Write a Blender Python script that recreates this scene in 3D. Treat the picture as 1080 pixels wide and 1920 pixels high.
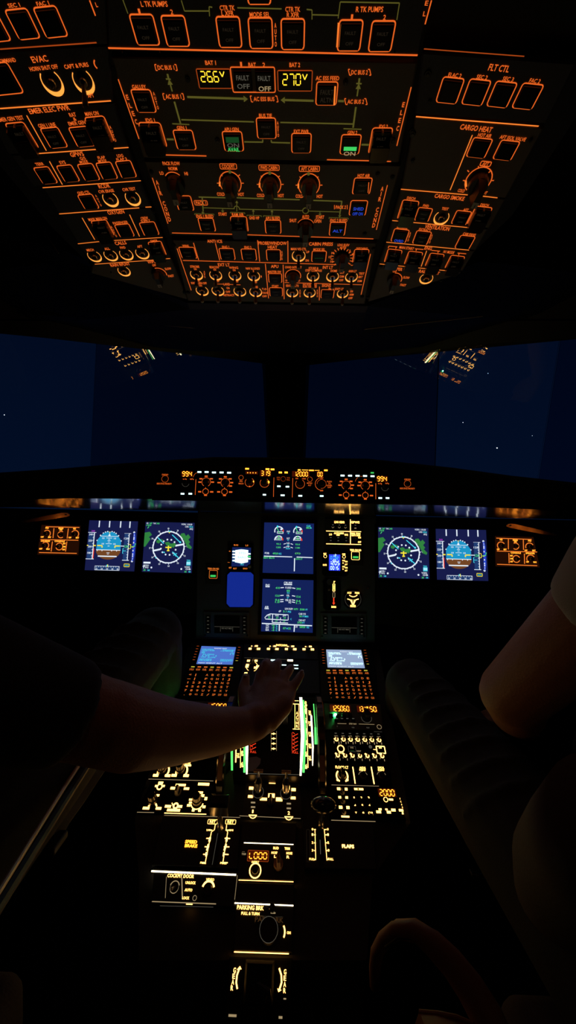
import bpy, math, random
from mathutils import Vector, Matrix
random.seed(4)
SC = bpy.context.scene
COL = SC.collection
for _o in list(bpy.data.objects):
    bpy.data.objects.remove(_o)
rad = math.radians
def V(*a): return Vector(a)

# ------------------------------------------------------------------ camera, world, exposure
FPX = 693.0
CAM = V(.03, 0, 1.08)
CM = (Matrix.Rotation(rad(1.0), 3, 'Z') @ Matrix.Rotation(rad(90), 3, 'X') @ Matrix.Rotation(rad(1.3), 3, 'Z'))
cam = bpy.data.cameras.new('camera'); camo = bpy.data.objects.new('camera', cam); COL.objects.link(camo)
camo.matrix_world = Matrix.Translation(CAM) @ CM.to_4x4()
cam.sensor_fit = 'VERTICAL'; cam.sensor_height = 36; cam.sensor_width = 20.25
cam.lens = FPX / 1920 * 36
cam.clip_start = .02; cam.clip_end = 500
SC.camera = camo
SC.view_settings.view_transform = 'Standard'; SC.view_settings.look = 'None'
SC.view_settings.exposure = 0; SC.view_settings.gamma = 1
SC.view_settings.use_curve_mapping = False
w = bpy.data.worlds.new('night_sky'); SC.world = w; w.use_nodes = True
nt = w.node_tree; bg = nt.nodes['Background']
tc = nt.nodes.new('ShaderNodeTexCoord'); sp = nt.nodes.new('ShaderNodeSeparateXYZ'); cr = nt.nodes.new('ShaderNodeValToRGB')
nt.links.new(tc.outputs['Generated'], sp.inputs[0]); nt.links.new(sp.outputs['Z'], cr.inputs[0]); nt.links.new(cr.outputs[0], bg.inputs[0])
cr.color_ramp.elements[0].position = 0; cr.color_ramp.elements[0].color = (.0011, .0060, .0235, 1)
cr.color_ramp.elements[1].position = .6; cr.color_ramp.elements[1].color = (.0006, .0032, .0135, 1)
bg.inputs[1].default_value = 1.0

# ------------------------------------------------------------------ pixels to places on real planes
def ray(px, py): return CM @ V((px - 540) / FPX, (960 - py) / FPX, -1)
def at(px, py, z): return CAM + ray(px, py) * z
class Pl:
    def __init__(s, o, u, v):
        s.o = Vector(o); s.u = Vector(u).normalized(); v = Vector(v); v = v - s.u * v.dot(s.u)
        s.v = v.normalized(); s.n = s.u.cross(s.v)
    def world(s, px, py):
        d = ray(px, py); return CAM + d * ((s.o - CAM).dot(s.n) / d.dot(s.n))
    def hit(s, px, py):
        p = s.world(px, py) - s.o; return (p.dot(s.u), p.dot(s.v))
    def lift(s, h): return Pl(s.o + s.n * h, s.u, s.v)
    def mat(s, a, b):
        m = Matrix((s.u, s.v, s.n)).transposed().to_4x4(); m.translation = s.o + s.u * a + s.v * b; return m
def cd(a): return math.cos(rad(a))
def sd(a): return math.sin(rad(a))
OC = Pl(at(490, 205, .36), (1, 0, 0), (0, -cd(10.8), sd(10.8)))          # overhead, middle
_l = OC.world(212, 205); _r = OC.world(778, 205)
def canted(o, s):
    u = V(cd(6), 0, sd(6) * s); v = OC.v; return Pl(o, u, v)
OL = canted(_l, 1); OR = canted(_r, -1)
MP = Pl(at(540, 1027, 1.15), (1, 0, 0), (0, sd(7.5), cd(7.5)))           # main instrument panel
GS = Pl(at(540, 905, 1.0), (1, 0, 0), (0, sd(6), cd(6)))                 # glareshield face
PD = Pl(at(540, 1500, .75), (1, 0, 0), (0, cd(28), sd(28)))              # pedestal top
def wn(s): 
    az, el = rad(-33.5 * s), rad(48.1); return V(math.sin(az) * math.cos(el), -math.cos(az) * math.cos(el), -math.sin(el))
def wpl(s):
    n = wn(s); u = V(0, 0, 1).cross(n); u.normalize(); u = u if u.x > 0 else -u
    v = n.cross(u); return Pl(CAM + V(0, 1.77, 0), u, v)
WR = wpl(1); WL = wpl(-1)

# ------------------------------------------------------------------ materials
MATS = {}
def mat(name, col, rough=.5, metal=0, emit=None, stren=0, bump=0, bscale=200, var=0, spec=.5):
    if name in MATS: return MATS[name]
    m = bpy.data.materials.new(name); m.use_nodes = True; t = m.node_tree; b = t.nodes['Principled BSDF']
    b.inputs['Base Color'].default_value = (*col, 1); b.inputs['Roughness'].default_value = rough
    b.inputs['Metallic'].default_value = metal; b.inputs['Specular IOR Level'].default_value = spec
    if emit: b.inputs['Emission Color'].default_value = (*emit, 1); b.inputs['Emission Strength'].default_value = stren
    if bump or var:
        tc = t.nodes.new('ShaderNodeTexCoord'); no = t.nodes.new('ShaderNodeTexNoise'); no.inputs['Scale'].default_value = bscale
        t.links.new(tc.outputs['Object'], no.inputs['Vector'])
        if bump:
            bp = t.nodes.new('ShaderNodeBump'); bp.inputs['Strength'].default_value = bump; bp.inputs['Distance'].default_value = .001
            t.links.new(no.outputs[0], bp.inputs['Height']); t.links.new(bp.outputs[0], b.inputs['Normal'])
        if var:
            mx = t.nodes.new('ShaderNodeMix'); mx.data_type = 'RGBA'
            mx.inputs[6].default_value = (*[c * (1 - var) for c in col], 1); mx.inputs[7].default_value = (*[min(1, c * (1 + var)) for c in col], 1)
            t.links.new(no.outputs[0], mx.inputs[0]); t.links.new(mx.outputs[2], b.inputs['Base Color'])
    MATS[name] = m; return m
def glow(name, col, s=1.0): return mat(name, (.01, .01, .01), .6, 0, col, s)
mat('plate', (.155, .122, .072), .55, bump=.25, bscale=900, var=.1)
mat('plate_dark', (.05, .05, .05), .6, bump=.2, bscale=700)
mat('panel_grey', (.10, .105, .12), .6, bump=.2, bscale=800, var=.08)
mat('black', (.008, .008, .008), .5)
mat('soft', (.010, .010, .011), .85, bump=.4, bscale=300)
mat('cap', (.006, .006, .006), .35, spec=.2)
mat('knob', (.02, .019, .018), .38)
mat('grey', (.75, .66, .52), .5)
mat('chrome', (.55, .55, .55), .22, 1)
mat('gloss', (.02, .02, .02), .16, 0, spec=1.0)
mat('guard', (.02, .012, .01), .25)
mat('wall', (.03, .03, .033), .8, bump=.3, bscale=60)
mat('skin', (.46, .19, .09), .55, bump=.6, bscale=350, var=.15)
mat('nail', (.60, .38, .30), .3)
mat('shirt', (.50, .47, .40), .85, bump=.5, bscale=500)
mat('darkcloth', (.015, .015, .018), .9, bump=.5, bscale=400)
mat('trousers', (.04, .034, .026), .9, bump=.5, bscale=400)
mat('edge_metal', (.95, .66, .42), .4, .4)
mat('hair', (.015, .011, .008), .7, bump=.8, bscale=120)
mat('seatfab', (.09, .06, .045), .9, bump=.6, bscale=300, var=.2)
mat('leather', (.34, .15, .09), .55, bump=.4, bscale=200)
mat('worn', (.45, .27, .16), .6)
mat('belt', (.10, .10, .095), .8)
mat('eye', (.6, .6, .58), .2)
glow('orange', (.84, .130, .016), 1.0)
glow('orange_dim', (.60, .085, .010), .6)
glow('amberline', (.92, .21, .026), 1.1)
glow('crescent', (1.0, .33, .05), 1.35)
glow('yellow', (1.0, .62, .03), 1.6)
glow('digit', (1.0, .30, .022), 3.4)
glow('digit_halo', (.055, .005, .0006), 1.0)  # halo around lit digits, put into the display window as dim emission
glow('face_glow', (.016, .0035, .0008), 1.0)  # glow around the lit lines, laid over the panel face as emission
glow('clockblue', (.03, .05, .95), 1.3)
mat('card', (.40, .46, .58), .6)
glow('mimic', (.14, .125, .020), .62)
glow('warm', (1.0, .46, .10), 5.5)
glow('warm_dim', (.75, .55, .28), .45)
glow('white', (1, .97, .92), 1.0)
glow('whiteband', (1, .82, .50), 6.0)
glow('cyanwhite', (.62, 1, 1), 2.0)
glow('green', (.05, .65, .12), 1.0)
glow('green_dim', (.010, .10, .022), .5)
glow('greenband', (.10, .80, .14), 1.6)
glow('led', (.04, 1.0, .22), 220)
glow('red', (.9, .05, .012), 1.1)
glow('scr', (.0085, .0115, .068), 1.0)
glow('scr2', (.006, .015, .10), 1.0)
glow('scrblue', (.006, .022, .26), 1.0)
glow('scrwhite', (.55, .9, 1.0), 2.2)
glow('mcdu', (.075, .17, .60), 1.0)
glow('mcdu_pale', (.30, .40, .60), 1.0)
glow('tx_w', (.80, .90, 1.0), 1.0)
glow('tx_c', (.06, .72, .9), 1.0)
glow('tx_g', (.08, .75, .18), 1.0)
glow('tx_y', (.95, .80, .04), 1.0)
glow('tx_m', (.45, .05, .65), 1.0)
glow('sky_s', (.012, .30, .58), 1.0)
glow('earth_s', (.17, .060, .018), 1.0)
glow('terr', (.03, .22, .05), 1.0)
glow('tape', (.014, .045, .16), 1.0)
glow('blue', (.02, .06, .6), 1.0)
glow('key', (.85, .17, .025), .85)
glow('key_y', (.65, .55, .05), .8)
glow('ghost', (.05, .035, .02), .28)
glow('lettering_dim', (.045, .020, .006), 1.0)  # dim brown emission for the flat lettering on the pull handle
glow('ghost_w', (.13, .12, .09), .6)

# ------------------------------------------------------------------ mesh builder
GL = {}
def glyph(s):
    if s in GL: return GL[s]
    c = bpy.data.curves.new('t', 'FONT'); c.body = s; c.resolution_u = 2; c.offset = .014
    o = bpy.data.objects.new('t', c); COL.objects.link(o); dg = bpy.context.evaluated_depsgraph_get()
    me = bpy.data.meshes.new_from_object(o.evaluated_get(dg))
    vs = [(v.co.x, v.co.y) for v in me.vertices]; fs = [tuple(p.vertices) for p in me.polygons]
    bpy.data.objects.remove(o); bpy.data.curves.remove(c); bpy.data.meshes.remove(me)
    x0 = min(v[0] for v in vs); x1 = max(v[0] for v in vs)
    y0, y1 = 0.0, .69
    vs = [((x - x0) / (x1 - x0) - .5, (y - y0) / (y1 - y0) - .5) for x, y in vs]
    GL[s] = (vs, fs, (x1 - x0) / .69); return GL[s]
SEGS = {'0': 'abcdef', '1': 'bc', '2': 'abged', '3': 'abgcd', '4': 'fgbc', '5': 'afgcd', '6': 'afgedc', '7': 'abc', '8': 'abcdefg', '9': 'abcdfg', 'L': 'fed', '-': 'g', 'V': 'V', ' ': ''}
class MB:
    def __init__(s): s.v = []; s.f = []; s.m = []; s.mats = []
    def mi(s, m):
        if m not in s.mats: s.mats.append(m)
        return s.mats.index(m)
    def add(s, vs, fs, m):
        k = len(s.v); s.v += [tuple(v) for v in vs]; i = s.mi(m)
        for f in fs: s.f.append(tuple(q + k for q in f)); s.m.append(i)
    def box(s, a0, a1, b0, b1, h0, h1, m, ch=0):
        c = ch
        vs = [(a0, b0, h0), (a1, b0, h0), (a1, b1, h0), (a0, b1, h0)]
        if c:
            vs += [(a0, b0, h1 - c), (a1, b0, h1 - c), (a1, b1, h1 - c), (a0, b1, h1 - c), (a0 + c, b0 + c, h1), (a1 - c, b0 + c, h1), (a1 - c, b1 - c, h1), (a0 + c, b1 - c, h1)]
            fs = [(3, 2, 1, 0)] + [(i, (i + 1) % 4, (i + 1) % 4 + 4, i + 4) for i in range(4)] + [(i + 4, (i + 1) % 4 + 4, (i + 1) % 4 + 8, i + 8) for i in range(4)] + [(8, 9, 10, 11)]
        else:
            vs += [(a0, b0, h1), (a1, b0, h1), (a1, b1, h1), (a0, b1, h1)]
            fs = [(3, 2, 1, 0)] + [(i, (i + 1) % 4, (i + 1) % 4 + 4, i + 4) for i in range(4)] + [(4, 5, 6, 7)]
        s.add(vs, fs, m)
    def prism(s, pts, h0, h1, m, ch=0):
        ar = sum(pts[i][0] * pts[(i + 1) % len(pts)][1] - pts[(i + 1) % len(pts)][0] * pts[i][1] for i in range(len(pts)))
        if ar < 0: pts = pts[::-1]
        n = len(pts); cx = sum(p[0] for p in pts) / n; cy = sum(p[1] for p in pts) / n
        vs = [(x, y, h0) for x, y in pts] + [(x, y, h1 - ch) for x, y in pts]
        fs = [tuple(range(n))[::-1]] + [(i, (i + 1) % n, (i + 1) % n + n, i + n) for i in range(n)]
        if ch:
            def ins(x, y):
                dx, dy = cx - x, cy - y; L = math.hypot(dx, dy); return (x + dx / L * ch * 1.3, y + dy / L * ch * 1.3, h1)
            vs += [ins(x, y) for x, y in pts]; fs += [(i + n, (i + 1) % n + n, (i + 1) % n + 2 * n, i + 2 * n) for i in range(n)]
            fs.append(tuple(range(2 * n, 3 * n)))
        else: fs.append(tuple(range(n, 2 * n)))
        s.add(vs, fs, m)
    def cyl(s, cx, cy, r0, r1, h0, h1, m, n=20, ridges=0, cap=None):
        def rr(r, i): return r * (1 - ridges * (i % 2))
        vs = [(cx + rr(r0, i) * math.cos(2 * math.pi * i / n), cy + rr(r0, i) * math.sin(2 * math.pi * i / n), h0) for i in range(n)]
        vs += [(cx + rr(r1, i) * math.cos(2 * math.pi * i / n), cy + rr(r1, i) * math.sin(2 * math.pi * i / n), h1) for i in range(n)]
        s.add(vs, [(i, (i + 1) % n, (i + 1) % n + n, i + n) for i in range(n)] + [tuple(range(n))[::-1]], m)
        s.add(vs[n:], [tuple(range(n))], cap or m)
    def tube(s, pts, rs, m, n=10):
        P = [Vector(p) for p in pts]; vs = []; fs = []
        if not isinstance(rs, (list, tuple)): rs = [rs] * len(P)
        for i, p in enumerate(P):
            t = (P[min(i + 1, len(P) - 1)] - P[max(i - 1, 0)]).normalized()
            a = t.cross(V(.3, .5, .81)).normalized(); b = t.cross(a)
            for k in range(n): vs.append(p + (a * math.cos(2 * math.pi * k / n) + b * math.sin(2 * math.pi * k / n)) * rs[i])
        for i in range(len(P) - 1):
            for k in range(n): fs.append((i * n + k, i * n + (k + 1) % n, (i + 1) * n + (k + 1) % n, (i + 1) * n + k))
        fs += [tuple(range(n))[::-1], tuple(range((len(P) - 1) * n, len(P) * n))]
        s.add(vs, fs, m)
    def quadw(s, a, b, c, d, m): s.add([a, b, c, d], [(0, 1, 2, 3)], m)
    # flat ink at height h
    def strip(s, p, q, w, h, m, close=False):
        dx, dy = q[0] - p[0], q[1] - p[1]; L = math.hypot(dx, dy) or 1e-9; nx, ny = -dy / L * w / 2, dx / L * w / 2
        ex, ey = (dx / L * w / 2, dy / L * w / 2) if close else (0, 0)
        s.add([(p[0] - nx - ex, p[1] - ny - ey, h), (q[0] - nx + ex, q[1] - ny + ey, h), (q[0] + nx + ex, q[1] + ny + ey, h), (p[0] + nx - ex, p[1] + ny - ey, h)], [(0, 1, 2, 3)], m)
    def pline(s, pts, w, h, m, closed=False):
        n = len(pts)
        L, R = [], []
        for i, p in enumerate(pts):
            a = pts[(i - 1) % n] if (closed or i > 0) else None; b = pts[(i + 1) % n] if (closed or i < n - 1) else None
            if a is None: a = p; 
            if b is None: b = p
            dx, dy = b[0] - a[0], b[1] - a[1]; l = math.hypot(dx, dy) or 1e-9; nx, ny = -dy / l * w / 2, dx / l * w / 2
            L.append((p[0] + nx, p[1] + ny, h)); R.append((p[0] - nx, p[1] - ny, h))
        m2 = n if closed else n - 1
        s.add(L + R, [(i + n, (i + 1) % n + n, (i + 1) % n, i) for i in range(m2)], m)
    def arc(s, cx, cy, r, a0, a1, w, h, m, n=18, sx=1):
        s.pline([(cx + r * sx * math.cos(rad(a0 + (a1 - a0) * i / n)), cy + r * math.sin(rad(a0 + (a1 - a0) * i / n))) for i in range(n + 1)], w, h, m)
    def cres(s, cx, cy, r, w, h, m, n=24):           # ring thick at the bottom, thin at the top
        vs = []; fs = []
        for i in range(n + 1):
            t = rad(-225 + 270 * i / n); k = w * (.3 + .9 * max(0, -math.sin(t)))
            vs += [(cx + (r + k * .5) * math.cos(t), cy + (r + k * .5) * math.sin(t), h), (cx + (r - k * .5) * math.cos(t), cy + (r - k * .5) * math.sin(t), h)]
        for i in range(n): fs.append((2 * i, 2 * i + 1, 2 * i + 3, 2 * i + 2))
        s.add(vs, fs, m)
    def disc(s, cx, cy, r, h, m, n=16, sx=1): s.add([(cx + r * sx * math.cos(2 * math.pi * i / n), cy + r * math.sin(2 * math.pi * i / n), h) for i in range(n)], [tuple(range(n))], m)
    def rr(s, cx, cy, w, h, r, lw, z, m):
        pts = []
        for (sx, sy, a) in ((1, 1, 0), (-1, 1, 90), (-1, -1, 180), (1, -1, 270)):
            for k in range(4):
                t = rad(a + 30 * k); pts.append((cx + sx * (w / 2 - r) + r * math.cos(t), cy + sy * (h / 2 - r) + r * math.sin(t)))
        s.pline(pts, lw, z, m, True)
    def rect(s, cx, cy, w, h, z, m): s.add([(cx - w / 2, cy - h / 2, z), (cx + w / 2, cy - h / 2, z), (cx + w / 2, cy + h / 2, z), (cx - w / 2, cy + h / 2, z)], [(0, 1, 2, 3)], m)
    def text(s, t, cx, cy, w, hh, z, m):
        vs, fs, asp = glyph(t)
        if w is None: w = asp * hh
        s.add([(cx + x * w, cy + y * hh, z) for x, y in vs], fs, m)
    def seg(s, t, cx, cy, w, hh, z, m, th=.2):
        n = len(t.replace('.', '')); cw = w / n; x = cx - w / 2
        gw = cw * .70; T = gw * th
        for ch in t:
            if ch == '.': s.disc(x - (cw - gw) / 2 , cy - hh / 2, T * .6, z, m, 6); continue
            x0, x1 = x + (cw - gw) / 2, x + (cw + gw) / 2; y0, y1 = cy - hh / 2, cy + hh / 2; e = T * .55
            S = {'a': ((x0 + e, y1), (x1 - e, y1)), 'd': ((x0 + e, y0), (x1 - e, y0)), 'g': ((x0 + e, cy), (x1 - e, cy)), 'f': ((x0, y1 - e), (x0, cy + e)), 'b': ((x1, y1 - e), (x1, cy + e)), 'e': ((x0, cy - e), (x0, y0 + e)), 'c': ((x1, cy - e), (x1, y0 + e))}
            if ch == 'V':
                s.strip((x0, y1), ((x0 + x1) / 2, cy), T, z, m); s.strip((x1, y1), ((x0 + x1) / 2, cy), T, z, m)
            else:
                for q in SEGS.get(ch, 'abcdefg'): s.strip(*S[q], T, z, m)
            x += cw
def build(name, mb, parent=None, off=(0, 0, 0), smooth=False, label=None):
    me = bpy.data.meshes.new(name)
    me.from_pydata([(v[0] - off[0], v[1] - off[1], v[2] - off[2]) for v in mb.v], [], mb.f)
    for m in mb.mats: me.materials.append(MATS[m])
    me.polygons.foreach_set('material_index', mb.m)
    if smooth: me.polygons.foreach_set('use_smooth', [True] * len(me.polygons))
    me.update()
    o = bpy.data.objects.new(name, me); COL.objects.link(o)
    if parent: o.parent = parent
    if label: o['label'] = label
    return o
def tag(o, label, cat, group=None, kind=None):
    if label: o['label'] = label
    if cat: o['category'] = cat
    if group: o['group'] = group
    if kind: o['kind'] = kind
    return o
def empty(name, label, cat, loc, group=None):
    o = bpy.data.objects.new(name, None); COL.objects.link(o); o.location = loc; o.empty_display_size = .02
    return tag(o, label, cat, group)

class Unit:
    """a panel unit: faceplate in plane pl, everything on it drawn in plane coordinates"""
    def __init__(s, name, label, cat, pl, corners=None, cpx=None, thick=.012, m='plate', ch=.0012, group=None, mp=None, face='faceplate'):
        s.pl = pl; s.mp = mp or pl.hit
        pts = [s.mp(*c) for c in corners] if corners else None
        if cpx: c = s.mp(*cpx)
        else: c = (sum(p[0] for p in pts) / len(pts), sum(p[1] for p in pts) / len(pts))
        s.c = (c[0], c[1], 0)
        s.e = bpy.data.objects.new(name, None); COL.objects.link(s.e); s.e.matrix_world = pl.mat(*c); s.e.empty_display_size = .02
        tag(s.e, label, cat, group)
        s.L = MB()
        s.last = 0
        if pts:
            b = MB(); b.prism(pts, -thick, 0, m, ch); s.face = build(face, b, s.e, s.c)
    def P(s, px, py): return s.mp(px, py)
    def W(s, px, py, w): return abs(s.mp(px + w / 2, py)[0] - s.mp(px - w / 2, py)[0])
    def H(s, px, py, h): return abs(s.mp(px, py + h / 2)[1] - s.mp(px, py - h / 2)[1])
    def part(s, name, mb, parent=None, smooth=False, label=None): return build(name, mb, parent or s.e, s.c if parent is None or parent is s.e else s.c, smooth, label)
    # ink
    def t(s, px, py, txt, h=6, w=None, m='orange', z=.0005):
        c = s.P(px, py); s.L.text(txt, c[0], c[1], s.W(px, py, w) if w else None, s.H(px, py, h), z, m)
    def tb(s, px, py, txt, h, w, m='digit'):
        for dx, dy in ((-.35, 0), (.35, 0), (0, .35), (0, -.35)): s.t(px + dx, py + dy, txt, h, w, m, .0005 + .0001 * dx)
    def tv(s, x0, y0, x1, y1, txt, h=5, m='orange', wf=.62):
        n = len(txt)
        for i, ch in enumerate(txt):
            if ch == ' ': continue
            k = i / (n - 1); x = x0 + (x1 - x0) * k; y = y0 + (y1 - y0) * k
            c = s.P(x, y); hh = s.H(x, y, h); s.L.text(ch, c[0], c[1], hh * wf if ch != 'I' else hh * .14, hh, .0005, m)
    def ln(s, x0, y0, x1, y1, w=.0012, m='orange', z=.0004): s.L.strip(s.P(x0, y0), s.P(x1, y1), w, z, m)
    def arrow(s, x0, y0, x1, y1, w=.0012, m='mimic', hd=.004):
        p, q = s.P(x0, y0), s.P(x1, y1); s.L.strip(p, q, w, .0004, m)
        dx, dy = q[0] - p[0], q[1] - p[1]; l = math.hypot(dx, dy); dx /= l; dy /= l
        s.L.add([(q[0] + dx * hd, q[1] + dy * hd, .0006), (q[0] - dy * hd * .6, q[1] + dx * hd * .6, .0006), (q[0] + dy * hd * .6, q[1] - dx * hd * .6, .0006)], [(0, 1, 2)], m)
    def box(s, px, py, w, h, lw=.0008, m='orange', r=.0012):
        c = s.P(px, py); s.L.rr(c[0], c[1], s.W(px, py, w), s.H(px, py, h), r, lw, .0004, m)
    def blob(s, px, py, w, h, m='warm', z=.0005):
        c = s.P(px, py); s.L.rr(c[0], c[1], 1e-4, 1e-4, 1e-5, 1e-5, z, m) if 0 else s.L.rect(c[0], c[1], s.W(px, py, w), s.H(px, py, h), z, m)
    def dot(s, px, py, r, m='warm'):
        c = s.P(px, py); s.L.disc(c[0], c[1], s.W(px, py, 2 * r) / 2, .0006, m, 12)
    def ring(s, px, py, r, m='orange', lw=.0008, a0=0, a1=360):
        c = s.P(px, py); s.L.arc(c[0], c[1], s.W(px, py, 2 * r) / 2, a0, a1, lw, .0004, m)
    def done(s, label=None, name='lit_legend'):
        if s.L.v: s.part(name, s.L, label=label)
    # hardware
    def pb(s, px, py, w, h, guard=False, lit=None, outline='orange', ghost=True, name='pushbutton', lw=.0009, extra=None):
        c = s.P(px, py); W, H = s.W(px, py, w), s.H(px, py, h)
        if outline: s.L.rr(c[0], c[1], W, H, min(W, H) * .12, lw, .0004, outline)
        b = MB(); kw, kh = W * .86, H * .86
        b.box(c[0] - kw / 2, c[0] + kw / 2, c[1] - kh / 2, c[1] + kh / 2, -.001, .0032, 'cap', .0007)
        k = s.part(name, b)
        a = MB()
        if lit:
            ms, tops = lit
            for (m, txt, yo) in ms: a.text(txt, c[0], c[1] + yo * kh, kw * .72, kh * .24, .0035, m)
            if tops: a.rect(c[0], c[1] + tops[1] * kh, kw * .78, tops[2], .0034, tops[0])
        elif ghost:
            a.text('FAULT', c[0], c[1] + kh * .2, kw * .55, kh * .13, .0035, 'ghost'); a.text('OFF', c[0], c[1] - kh * .2, kw * .4, kh * .13, .0035, 'ghost')
        if a.v: s.part('annunciator', a, k)
        if guard:
            g = MB(); x0, x1 = c[0] - W * .47, c[0] + W * .47; y0 = c[1] - H * .5; y1 = c[1] + H * .42
            g.box(x0, x0 + .0012, y0, y1, 0, .0095, 'guard'); g.box(x1 - .0012, x1, y0, y1, 0, .0095, 'guard')
            g.box(x0, x1, y0 - .0006, y1 * .0 + y0 + H * .55, .0095, .011, 'guard', .0005)
            g.box(x0 + .001, x1 - .001, y0 - .0025, y0, 0, .010, 'guard')
            g.cyl(c[0], y1, .0014, .0014, .001, .006, 'guard', 8)
            s.part('switch_guard', g)
        return k
    def knob(s, px, py, r, hgt=.018, ang=-90, grey=True, name='rotary_knob', ridge=0, bar=True, m='knob'):
        c = s.P(px, py); R = s.W(px, py, 2 * r) / 2; b = MB()
        b.cyl(c[0], c[1], R, R * .94, -.001, hgt * .35, m, 28)
        if bar:
            t = rad(ang); dx, dy = math.cos(t), math.sin(t); wx, wy = -dy * R * .36, dx * R * .36
            for (h0, h1, k0, k1) in ((hgt * .35, hgt, 1.0, .85),):
                vs = []
                for (hh, k, wv) in ((h0, k0, 1.15), (h1, k1, .8)):
                    for (a1, b1) in ((-.9, -1), (.95, -1), (.95, 1), (-.9, 1)): vs.append((c[0] + dx * R * a1 * k + wx * b1 * wv, c[1] + dy * R * a1 * k + wy * b1 * wv, hh))
                b.add(vs, [(0, 1, 5, 4), (1, 2, 6, 5), (2, 3, 7, 6), (3, 0, 4, 7), (4, 5, 6, 7)], m)
        else: b.cyl(c[0], c[1], R * .82, R * .76, hgt * .35, hgt, m, 28, .08 if ridge else 0)
        k = s.part(name, b)
        if grey:
            g = MB(); t = rad(ang); dx, dy = math.cos(t), math.sin(t)
            if bar:
                e = R * .85; wv = R * .30
                p0 = (c[0] + dx * e * .25, c[1] + dy * e * .25); p1 = (c[0] + dx * e * .97, c[1] + dy * e * .97)
                g.add([(p0[0] - dy * wv, p0[1] + dx * wv, hgt + .0004), (p1[0] - dy * wv, p1[1] + dx * wv, hgt + .0004), (p1[0] + dy * wv, p1[1] - dx * wv, hgt + .0004), (p0[0] + dy * wv, p0[1] - dx * wv, hgt + .0004)], [(3, 2, 1, 0)], 'grey')
                g.strip((c[0] + dx * e * .5, c[1] + dy * e * .5), (c[0] + dx * e * .9, c[1] + dy * e * .9), .0008, hgt + .0007, 'black')
            else: g.disc(c[0], c[1], R * .5, hgt + .0003, 'grey')
            s.part('pointer_cap', g, k)
        return k
    def toggle(s, px, py, r=11, lw=.0022, tilt=-.35, ln=.013, m='crescent', tip='grey'):
        c = s.P(px, py); R = s.W(px, py, 2 * r) / 2
        s.L.cres(c[0], c[1], R, lw, .0004, m)
        b = MB(); b.cyl(c[0], c[1], R * .62, R * .55, -.001, .002, 'knob', 10); b.cyl(c[0], c[1], R * .45, R * .4, .002, .004, 'chrome', 12)
        b.tube([(c[0], c[1], .003), (c[0], c[1] + tilt * ln * .6, .003 + ln * .6), (c[0], c[1] + tilt * ln, .003 + ln)], [R * .16, R * .26, R * .32], 'knob', 8)
        b.cyl(c[0], c[1] + tilt * ln, R * .32, R * .2, .003 + ln, .0045 + ln, tip, 8)
        s.part('toggle_switch', b)
    def screw(s, px, py, r=4):
        c = s.P(px, py); R = s.W(px, py, 2 * r) / 2; b = MB(); b.cyl(c[0], c[1], R, R * .85, 0, .0012, 'black', 14); b.cyl(c[0], c[1], R * .5, R * .4, .0012, .002, 'knob', 10)
        s.part('fastener', b)
    def readout(s, px, py, w, h, txt, tw, th, m='digit', tx=0, ty=0, frame='orange_dim', th2=.2, bez=True):
        c = s.P(px, py); W, H = s.W(px, py, w), s.H(px, py, h); b = MB()
        b.box(c[0] - W / 2, c[0] + W / 2, c[1] - H / 2, c[1] + H / 2, -.001, .0012, 'black', .0004)
        b.rect(c[0], c[1], W * .96, H * .94, .00135, 'digit_halo' if m == 'digit' else 'black'); k = s.part('numeric_display', b)
        if frame: s.L.rr(c[0], c[1], W * 1.03, H * 1.06, .001, .0007, .0005, frame)
        d = MB(); c2 = s.P(px + tx, py + ty); d.seg(txt, c2[0], c2[1], s.W(px, py, tw), s.H(px, py, th), .0015, m, th2)
        s.part('lit_digits', d, k)

# ================================================================== SETTING
def struct(name, mb, off=(0, 0, 0)):
    o = build(name, mb, None, off); o['kind'] = 'structure'; return o
def wbox(name, x0, x1, y0, y1, z0, z1, m):
    b = MB(); b.box(x0, x1, y0, y1, z0, z1, m); return struct(name, b)
wbox('floor', -1.15, 1.15, -1.0, 2.0, -.03, 0, 'soft')
wbox('ceiling', -1.15, 1.15, -1.0, .93, 1.80, 1.84, 'wall')
for nm_, x_ in (('wall_left', -1.18), ('wall_right', 1.15)):
    b = MB(); b.box(x_, x_ + .03, -1.0, 1.02, 0, 1.84, 'wall'); b.box(x_, x_ + .03, 1.02, 2.0, 0, .80, 'wall'); struct(nm_, b)
wbox('wall_rear', -1.15, 1.15, -1.03, -1.0, 0, 1.84, 'wall')
wbox('wall_front', -1.15, 1.15, 1.6, 1.63, 0, .98, 'wall')

# windscreen: each half a leaning plane holding its panes
def glassmat(name, tint, refl):
    m = bpy.data.materials.new(name); m.use_nodes = True; t = m.node_tree; t.nodes.clear()
    o = t.nodes.new('ShaderNodeOutputMaterial'); tr = t.nodes.new('ShaderNodeBsdfTransparent'); g = t.nodes.new('ShaderNodeBsdfGlossy')
    mx = t.nodes.new('ShaderNodeMixShader'); tr.inputs[0].default_value = (*tint, 1); g.inputs['Roughness'].default_value = .0
    g.inputs['Color'].default_value = (1, 1, 1, 1); mx.inputs[0].default_value = refl
    t.links.new(tr.outputs[0], mx.inputs[1]); t.links.new(g.outputs[0], mx.inputs[2]); t.links.new(mx.outputs[0], o.inputs[0]); MATS[name] = m
glassmat('glass_dark', (.42, .42, .50), .21)  # darker tint for the two inner panes
glassmat('glass_pale', (.95, .95, 1), .21)  # nearly clear tint for the panes next to them
glassmat('glass_far', (.35, .38, .5), .04)
glassmat('glass_outer', (1, 1, 1), 0)
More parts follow.
